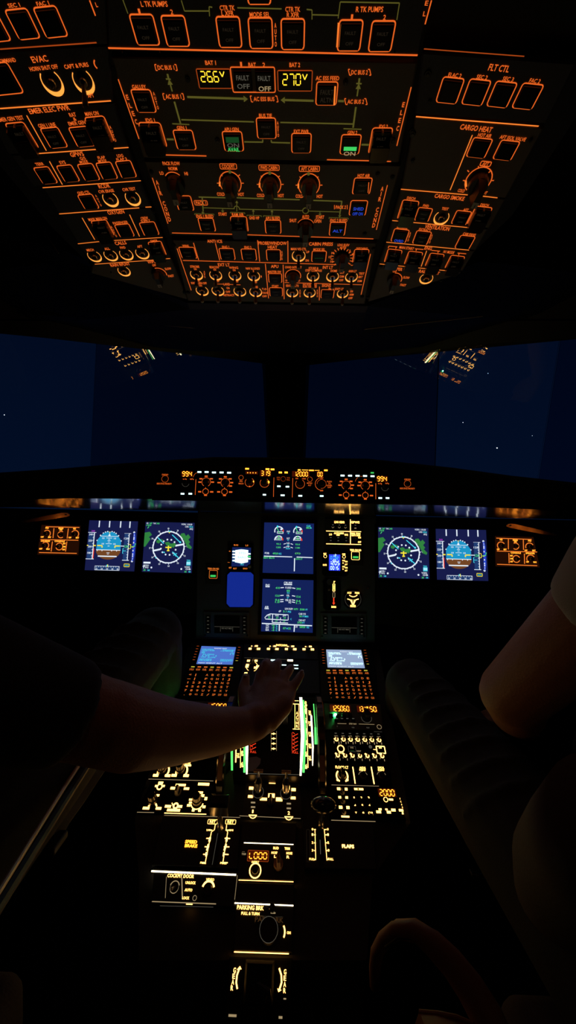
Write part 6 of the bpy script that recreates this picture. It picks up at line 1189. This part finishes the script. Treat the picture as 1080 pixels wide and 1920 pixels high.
b.add(vs, [(i * 12 + k, i * 12 + (k + 1) % 12, (i + 1) * 12 + (k + 1) % 12, (i + 1) * 12 + k) for i in range(10) for k in range(12)] + [tuple(range(12))[::-1], tuple(range(120, 132))], 'leather'); build('padding', b, e, smooth=True)
b = MB(); b.tube([tuple(C_[i] + V(-.002, -.010, -.004 + .001 * i)) for i in range(3, 8)], .0016, 'black', 8); build('seam', b, e)
# seat edge piece at bottom
P_ = at(840, 1950, .42); e = empty('cushion_corner', 'corner of a reddish brown cushion cut by the bottom frame edge', 'cushion', tuple(P_))
b = MB(); pts = [at(x, y, z) - P_ for x, y, z in ((786, 1896, .44), (820, 1899, .43), (856, 1906, .42), (888, 1920, .41), (900, 1990, .37), (830, 2010, .37))]
vs = [tuple(p) for p in pts] + [tuple(p + V(.0, .02, -.05)) for p in pts]; n6 = 6
b.add(vs, [tuple(range(6)), tuple(range(6, 12))[::-1]] + [(i, i + 6, (i + 1) % 6 + 6, (i + 1) % 6) for i in range(6)], 'leather'); build('cover', b, e)
b = MB(); b.tube([tuple(pts[i] + V(0, -.001, .001)) for i in range(4)], .002, 'leather', 8); build('piping', b, e)
# rail and belt on the left
P_ = at(80, 1540, .46); e = empty('seat_rail', 'thin pale metal edge rail running down to the left frame edge', 'rail', tuple(P_))
b = MB(); b.tube([tuple(at(x, y, z) - P_) for x, y, z in ((165, 1408, .60), (120, 1477, .535), (60, 1572, .45), (0, 1668, .38), (-70, 1780, .32))], [.0030, .0030, .0030, .0030, .0030], 'edge_metal', 10); build('tube', b, e)
b = MB(); b.tube([tuple(at(x + 12, y + 4, z + .01) - P_) for x, y, z in ((165, 1408, .60), (120, 1477, .535), (60, 1572, .45), (0, 1668, .38), (-70, 1780, .32))], [.007] * 5, 'black', 10); build('bracket', b, e)
P_ = at(150, 1500, .60); e = empty('seat_belt', 'grey woven seat belt strap slanting down beneath the forearm', 'belt', tuple(P_))
b = MB(); cs = [(205, 1415, .66), (180, 1450, .63), (150, 1496, .60), (122, 1535, .57), (100, 1575, .55)]; vs = []
for x, y, z in cs: vs += [tuple(at(x - 8, y - 4, z) - P_), tuple(at(x + 9, y + 5, z + .01) - P_), tuple(at(x + 9, y + 5, z + .01) - P_ - V(0, 0, .002)), tuple(at(x - 8, y - 4, z) - P_ - V(0, 0, .002))]
b.add(vs, [(4 * i + k, 4 * i + (k + 1) % 4, 4 * i + 4 + (k + 1) % 4, 4 * i + 4 + k) for i in range(4) for k in range(4)] + [(0, 1, 2, 3), (16, 17, 18, 19)], 'belt'); build('webbing', b, e)
b = MB(); q_ = at(98, 1580, .55) - P_; rbox(b, tuple(q_), (.014, .018, .006), 'black', .004); build('end_fitting', b, e)
def buckle(label, px, py, z, w_):
    P_ = at(px, py, z); e = empty('belt_buckle', label, 'buckle', tuple(P_))
    b = MB(); rbox(b, (0, 0, 0), (w_, w_ * .8, w_ * .35), 'black', w_ * .3); build('case', b, e)
    b = MB(); b.tube([(-w_ * .9, -w_ * .5, w_ * .35), (w_ * .2, -w_ * .7, w_ * .4), (w_ * .9, -w_ * .3, w_ * .2)], w_ * .16, 'chrome', 8); build('latch', b, e)
buckle('tiny pale buckle glinting below the right thigh', 892, 1638, .62, .009)
buckle('tiny buckle glint near the right edge, low beside the armrest', 1008, 1757, .52, .006)
buckle('pale yellowish buckle glint in the bottom right corner', 1054, 1868, .46, .011)
# added fill lamp, out of view behind the pilots
glow('fill_lens', (1.0, .70, .42), 1.0)
fixture('fill_light', 'dim round dome lamp in the ceiling behind the seats', (.0, -.62, 1.80), .085, -1, 'fill_lens')

# far lights outside
mat('star', (.0, .0, .0), .5, 0, (.85, .92, 1), 3.0)
for lb, x, y, r in (('pale point of light in the left window near the frame edge', 8, 778, .022), ('faint light in the right window, upper of the three', 915, 700, .014), ('faint light in the right window, left of the others', 868, 792, .016), ('brightest distant light low in the right window', 932, 840, .030), ('faintest distant light at the far right of the right window', 998, 817, .010)):
    P_ = at(x, y, 22.0); b = MB(); rbox(b, (0, 0, 0), (r, r, r), 'star', r); o = build('distant_light', b, None); o.location = P_; tag(o, lb, 'light')

# ================================================================== PEOPLE
def sph(b, c, r, m='skin', n=12, sc=(1, 1, 1)):
    c = Vector(c); vs = [c + V(0, 0, -r * sc[2])]; fs = []
    R_ = n // 2
    for i in range(1, R_):
        t = -math.pi / 2 + math.pi * i / R_
        for k in range(n): p = 2 * math.pi * k / n; vs.append(c + V(r * sc[0] * math.cos(t) * math.cos(p), r * sc[1] * math.cos(t) * math.sin(p), r * sc[2] * math.sin(t)))
    vs.append(c + V(0, 0, r * sc[2])); L_ = len(vs) - 1
    for k in range(n): fs.append((0, 1 + (k + 1) % n, 1 + k)); fs.append((L_, L_ - n + k, L_ - n + (k + 1) % n))
    for i in range(R_ - 2):
        for k in range(n): fs.append((1 + i * n + k, 1 + i * n + (k + 1) % n, 1 + (i + 1) * n + (k + 1) % n, 1 + (i + 1) * n + k))
    b.add(vs, fs, m)
def limb(b, pts, rs, m='skin', n=16):
    P = [Vector(p) for p in pts]
    # densify
    Q = []; S = []
    for i in range(len(P) - 1):
        k = max(1, int((P[i + 1] - P[i]).length / (.6 * min(rs[i], rs[i + 1]))))
        for j in range(k): Q.append(P[i].lerp(P[i + 1], j / k)); S.append(rs[i] + (rs[i + 1] - rs[i]) * j / k)
    Q.append(P[-1]); S.append(rs[-1])
    b.tube([tuple(q) for q in Q], S, m, n)
    for p, r in zip(P, rs): sph(b, p, r * 1.0, m, n)
def fuse(name, b, parent, off, vox, smooth_it=4, m=None, label=None):
    o = build(name, b, parent, tuple(off), True, label)
    md = o.modifiers.new('remesh', 'REMESH'); md.mode = 'VOXEL'; md.voxel_size = vox; md.use_smooth_shade = True
    sm = o.modifiers.new('smooth', 'SMOOTH'); sm.iterations = smooth_it; sm.factor = .5
    return o
def ghand(b, w_, d, up, side):
    """relaxed hand: wrist point, forward direction, back-of-hand direction, thumb side"""
    w_ = Vector(w_); d = Vector(d).normalized(); up = Vector(up); up = (up - d * up.dot(d)).normalized(); s_ = d.cross(up) * side
    for k, (L_, off_) in enumerate(((.072, -.027), (.080, -.009), (.074, .009), (.058, .026))):
        K = w_ + d * .088 + s_ * (-off_) + up * (.004 - abs(off_) * .15)
        limb(b, [w_ + d * .01 - s_ * off_ * .5, K], [.015, .0125])
        limb(b, [K, K + d * L_ * .45 - up * .010, K + d * L_ * .75 - up * .026, K + d * L_ * .85 - up * .045], [.0098, .009, .008, .0068])
    limb(b, [w_ + d * .02 + s_ * .018, w_ + d * .05 + s_ * .038 - up * .006, w_ + d * .078 + s_ * .046 - up * .014, w_ + d * .100 + s_ * .044 - up * .022], [.015, .012, .0105, .0085])
def head(b, c, look=1):
    c = Vector(c)
    sph(b, c + V(0, -.005, .03), .082, 'skin', 20, (.92, 1.12, 1.1)); sph(b, c + V(0, .02, -.035), .062, 'skin', 16, (.95, 1.0, 1.15)); sph(b, c + V(0, .06, -.075), .026, 'skin', 12)
    limb(b, [c + V(0, .085, .02), c + V(0, .108, -.018)], [.009, .014]); sph(b, c + V(0, .088, -.045), .016, 'skin', 10, (1.5, .8, .6))
    for s_ in (-1, 1): sph(b, c + V(.076 * s_, .0, .0), .022, 'skin', 10, (.35, .8, 1.3)); sph(b, c + V(.03 * s_, .078, .04), .016, 'skin', 10, (1.3, .6, .5))
def person(name, label, sx, knee_in, cloth, arm_in):
    H = V(.53 * sx, .20, .50); e = empty(name, label, 'person', tuple(H)); b = MB()
    pel = H + V(0, .0, .06); chest = V(.53 * sx, .15, .86); neck = V(.53 * sx, .17, 1.02); hd = V(.53 * sx, .19, 1.17)
    limb(b, [pel, V(.53 * sx, .17, .68), chest], [.13, .125, .135]); limb(b, [chest + V(-.08, 0, .03), chest + V(.08, 0, .03)], [.11, .11])
    limb(b, [chest, neck, hd + V(0, 0, -.03)], [.09, .058, .055]); head(b, hd)
    inn, elb, out = arm_in
    sh_in = inn; sh_out = V(.53 * sx + .19 * sx, .17, .965); eo = sh_out + V(.05 * sx, .10, -.26); wo = eo + V(-.05 * sx, .26, -.02)
    limb(b, [chest + V(-.05 * sx, .02, .07), sh_in], [.075, .060]); limb(b, [sh_in, elb], [.056, .046])
    limb(b, [chest + V(.05 * sx, 0, .07), sh_out, eo, wo], [.075, .060, .044, .028]); ghand(b, wo, V(0, 1, -.15), V(0, 0, 1), sx)
    ki = knee_in; ko = V(.66 * sx, .72, .62)
    for kx, hp in ((ki, V(.44 * sx, .24, .56)), (ko, V(.62 * sx, .24, .56))):
        an = V(kx.x * .98 + .02 * sx, kx.y + .10, .10)
        limb(b, [hp, kx, an], [.085, .055, .038]); limb(b, [an + V(0, .0, -.04), an + V(0, .17, -.055)], [.036, .03])
    out(b)
    body = fuse('body', b, e, H, .0042, 5)
    # clothing
    c = MB()
    limb(c, [pel + V(0, 0, .03), V(.53 * sx, .17, .68), chest], [.145, .14, .15], cloth); limb(c, [chest + V(-.08, 0, .03), chest + V(.08, 0, .03)], [.125, .125], cloth)
    limb(c, [chest + V(-.05 * sx, .02, .07), sh_in], [.09, .074], cloth); limb(c, [chest + V(.05 * sx, 0, .07), sh_out], [.09, .074], cloth)
    d_ = (elb - sh_in); hem = sh_in + d_ * person.hem
    c.tube([tuple(sh_in), tuple(sh_in + d_ * person.hem * .5), tuple(hem), tuple(hem + d_.normalized() * .006), tuple(hem - d_.normalized() * .004)], [.072, .066, person.hr, person.hr * .97, person.hr * .86], cloth, 24)
    d2 = eo - sh_out; c.tube([tuple(sh_out), tuple(sh_out + d2 * .4), tuple(sh_out + d2 * .75)], [.072, .064, .058], cloth, 24)
    fuse('shirt', c, e, H, .006, 4)
    t = MB()
    for kx, hp in ((ki, V(.44 * sx, .24, .56)), (ko, V(.62 * sx, .24, .56))):
        an = V(kx.x * .98 + .02 * sx, kx.y + .10, .10); limb(t, [hp, hp.lerp(kx, .5), kx, kx.lerp(an, .5), an + V(0, 0, .03)], [.10, .088, .070, .062, .056], 'trousers')
        for q in range(7):   # folds in the cloth over the knee
            f = .50 + .07 * q; pc = hp.lerp(kx, min(f, 1.0)) + V(0, 0, .0); rr_ = .10 + (.070 - .10) * min(f, 1) + .003
            ring_ = []
            for j in range(9): a = rad(-80 + 20 * j + 6 * q); ring_.append(pc + V(math.sin(a) * rr_, -.05 * math.cos(a) + .02 * j * .2, math.cos(a) * rr_))
            limb(t, ring_, [.003 + .0015 * (j % 2) for j in range(9)], 'trousers', 8)
    limb(t, [pel + V(-.05, 0, .0), pel + V(.05, 0, .0)], [.135, .135], 'trousers'); fuse('trousers', t, e, H, .006, 3)
    for kx in (ki, ko):
        s = MB(); an = V(kx.x * .98 + .02 * sx, kx.y + .10, .10); limb(s, [an + V(0, -.01, -.045), an + V(0, .10, -.05), an + V(0, .19, -.06)], [.044, .040, .033], 'black'); build('shoe', s, e, tuple(H), True)
    h = MB(); sph(h, hd + V(0, -.014, .042), .088, 'hair', 20, (.96, 1.12, 1.08)); build('hair', h, e, tuple(H), True)
    y = MB()
    for s_ in (-1, 1): sph(y, hd + V(.03 * s_, .083, .022), .011, 'eye', 10)
    build('eyes', y, e, tuple(H), True)
    return e, body

def A(*p): return at(*p)
# captain: right hand on the thrust levers
def cap_arm(b):
    limb(b, [A(182, 1349, .44), A(245, 1366, .48), A(310, 1372, .525), A(400, 1370, .60), A(455, 1362, .655), A(480, 1352, .675)], [.047, .049, .044, .0365, .0315, .0310])
    # palm
    W_ = A(488, 1344, .685)
    K = [(A(484, 1292, .757), .0150), (A(504, 1285, .766), .0155), (A(525, 1289, .768), .0150), (A(542, 1301, .760), .0145)]
    for k, r in K:
        limb(b, [W_ + (k - W_) * .0 + V(.006 * (K.index((k, r)) - 1.5), 0, 0), W_.lerp(k, .5), k], [.025, .019, r])
    for i in range(3): limb(b, [K[i][0], K[i + 1][0]], [.0145, .0145]); limb(b, [W_.lerp(K[i][0], .55), W_.lerp(K[i + 1][0], .55)], [.019, .019])
    limb(b, [A(500, 1345, .69), A(528, 1322, .725), A(541, 1301, .760)], [.027, .022, .015])
    limb(b, [K[0][0], A(489, 1264, .79), A(496, 1248, .812), A(500, 1241, .832)], [.0130, .0120, .0112, .0098])
    limb(b, [K[1][0], A(511, 1260, .80), A(518, 1247, .824), A(522, 1242, .845)], [.0130, .0120, .0112, .0098])
    limb(b, [K[2][0], A(533, 1270, .80), A(541, 1258, .82), A(546, 1252, .838)], [.0122, .0112, .0104, .0092])
    limb(b, [K[3][0], A(552, 1284, .78), A(560, 1272, .80), A(565, 1264, .813)], [.0112, .0102, .0094, .0084])
    limb(b, [A(472, 1339, .69), A(459, 1314, .725), A(455, 1292, .755), A(461, 1270, .785)], [.021, .0140, .0108, .0094])
person.hem = .86; person.hr = .056
ce, cb = person('person', 'person in a dark short sleeved top reaching from the left to the thrust levers', -1, A(290, 1190, .95), 'darkcloth', (V(-.36, .25, .995), A(182, 1349, .44), cap_arm))
for p, sc_ in ((A(566, 1263, .810), .75), (A(500, 1242, .828), .8), (A(522, 1243, .841), .8), (A(546, 1253, .834), .8), (A(460, 1272, .779), .8)):
    nm = MB(); sph(nm, p + V(.0, -.002, .0068), .0052, 'nail', 12, (sc_, 1.0, .35)); build('fingernail', nm, ce, (-.53, .20, .50), True)
def fo_arm(b):
    limb(b, [A(962, 1302, .55), A(968, 1328, .61), A(975, 1350, .70), A(985, 1362, .78)], [.044, .043, .034, .027]); ghand(b, A(985, 1362, .78), V(-.12, 1, -.25), V(0, -.2, 1), -1)
person.hem = .36; person.hr = .057
person('person', 'person in a pale short sleeved shirt seated on the right with bent elbow', 1, A(775, 1290, .93), 'shirt', (A(1265, 1015, .37), A(962, 1302, .55), fo_arm))
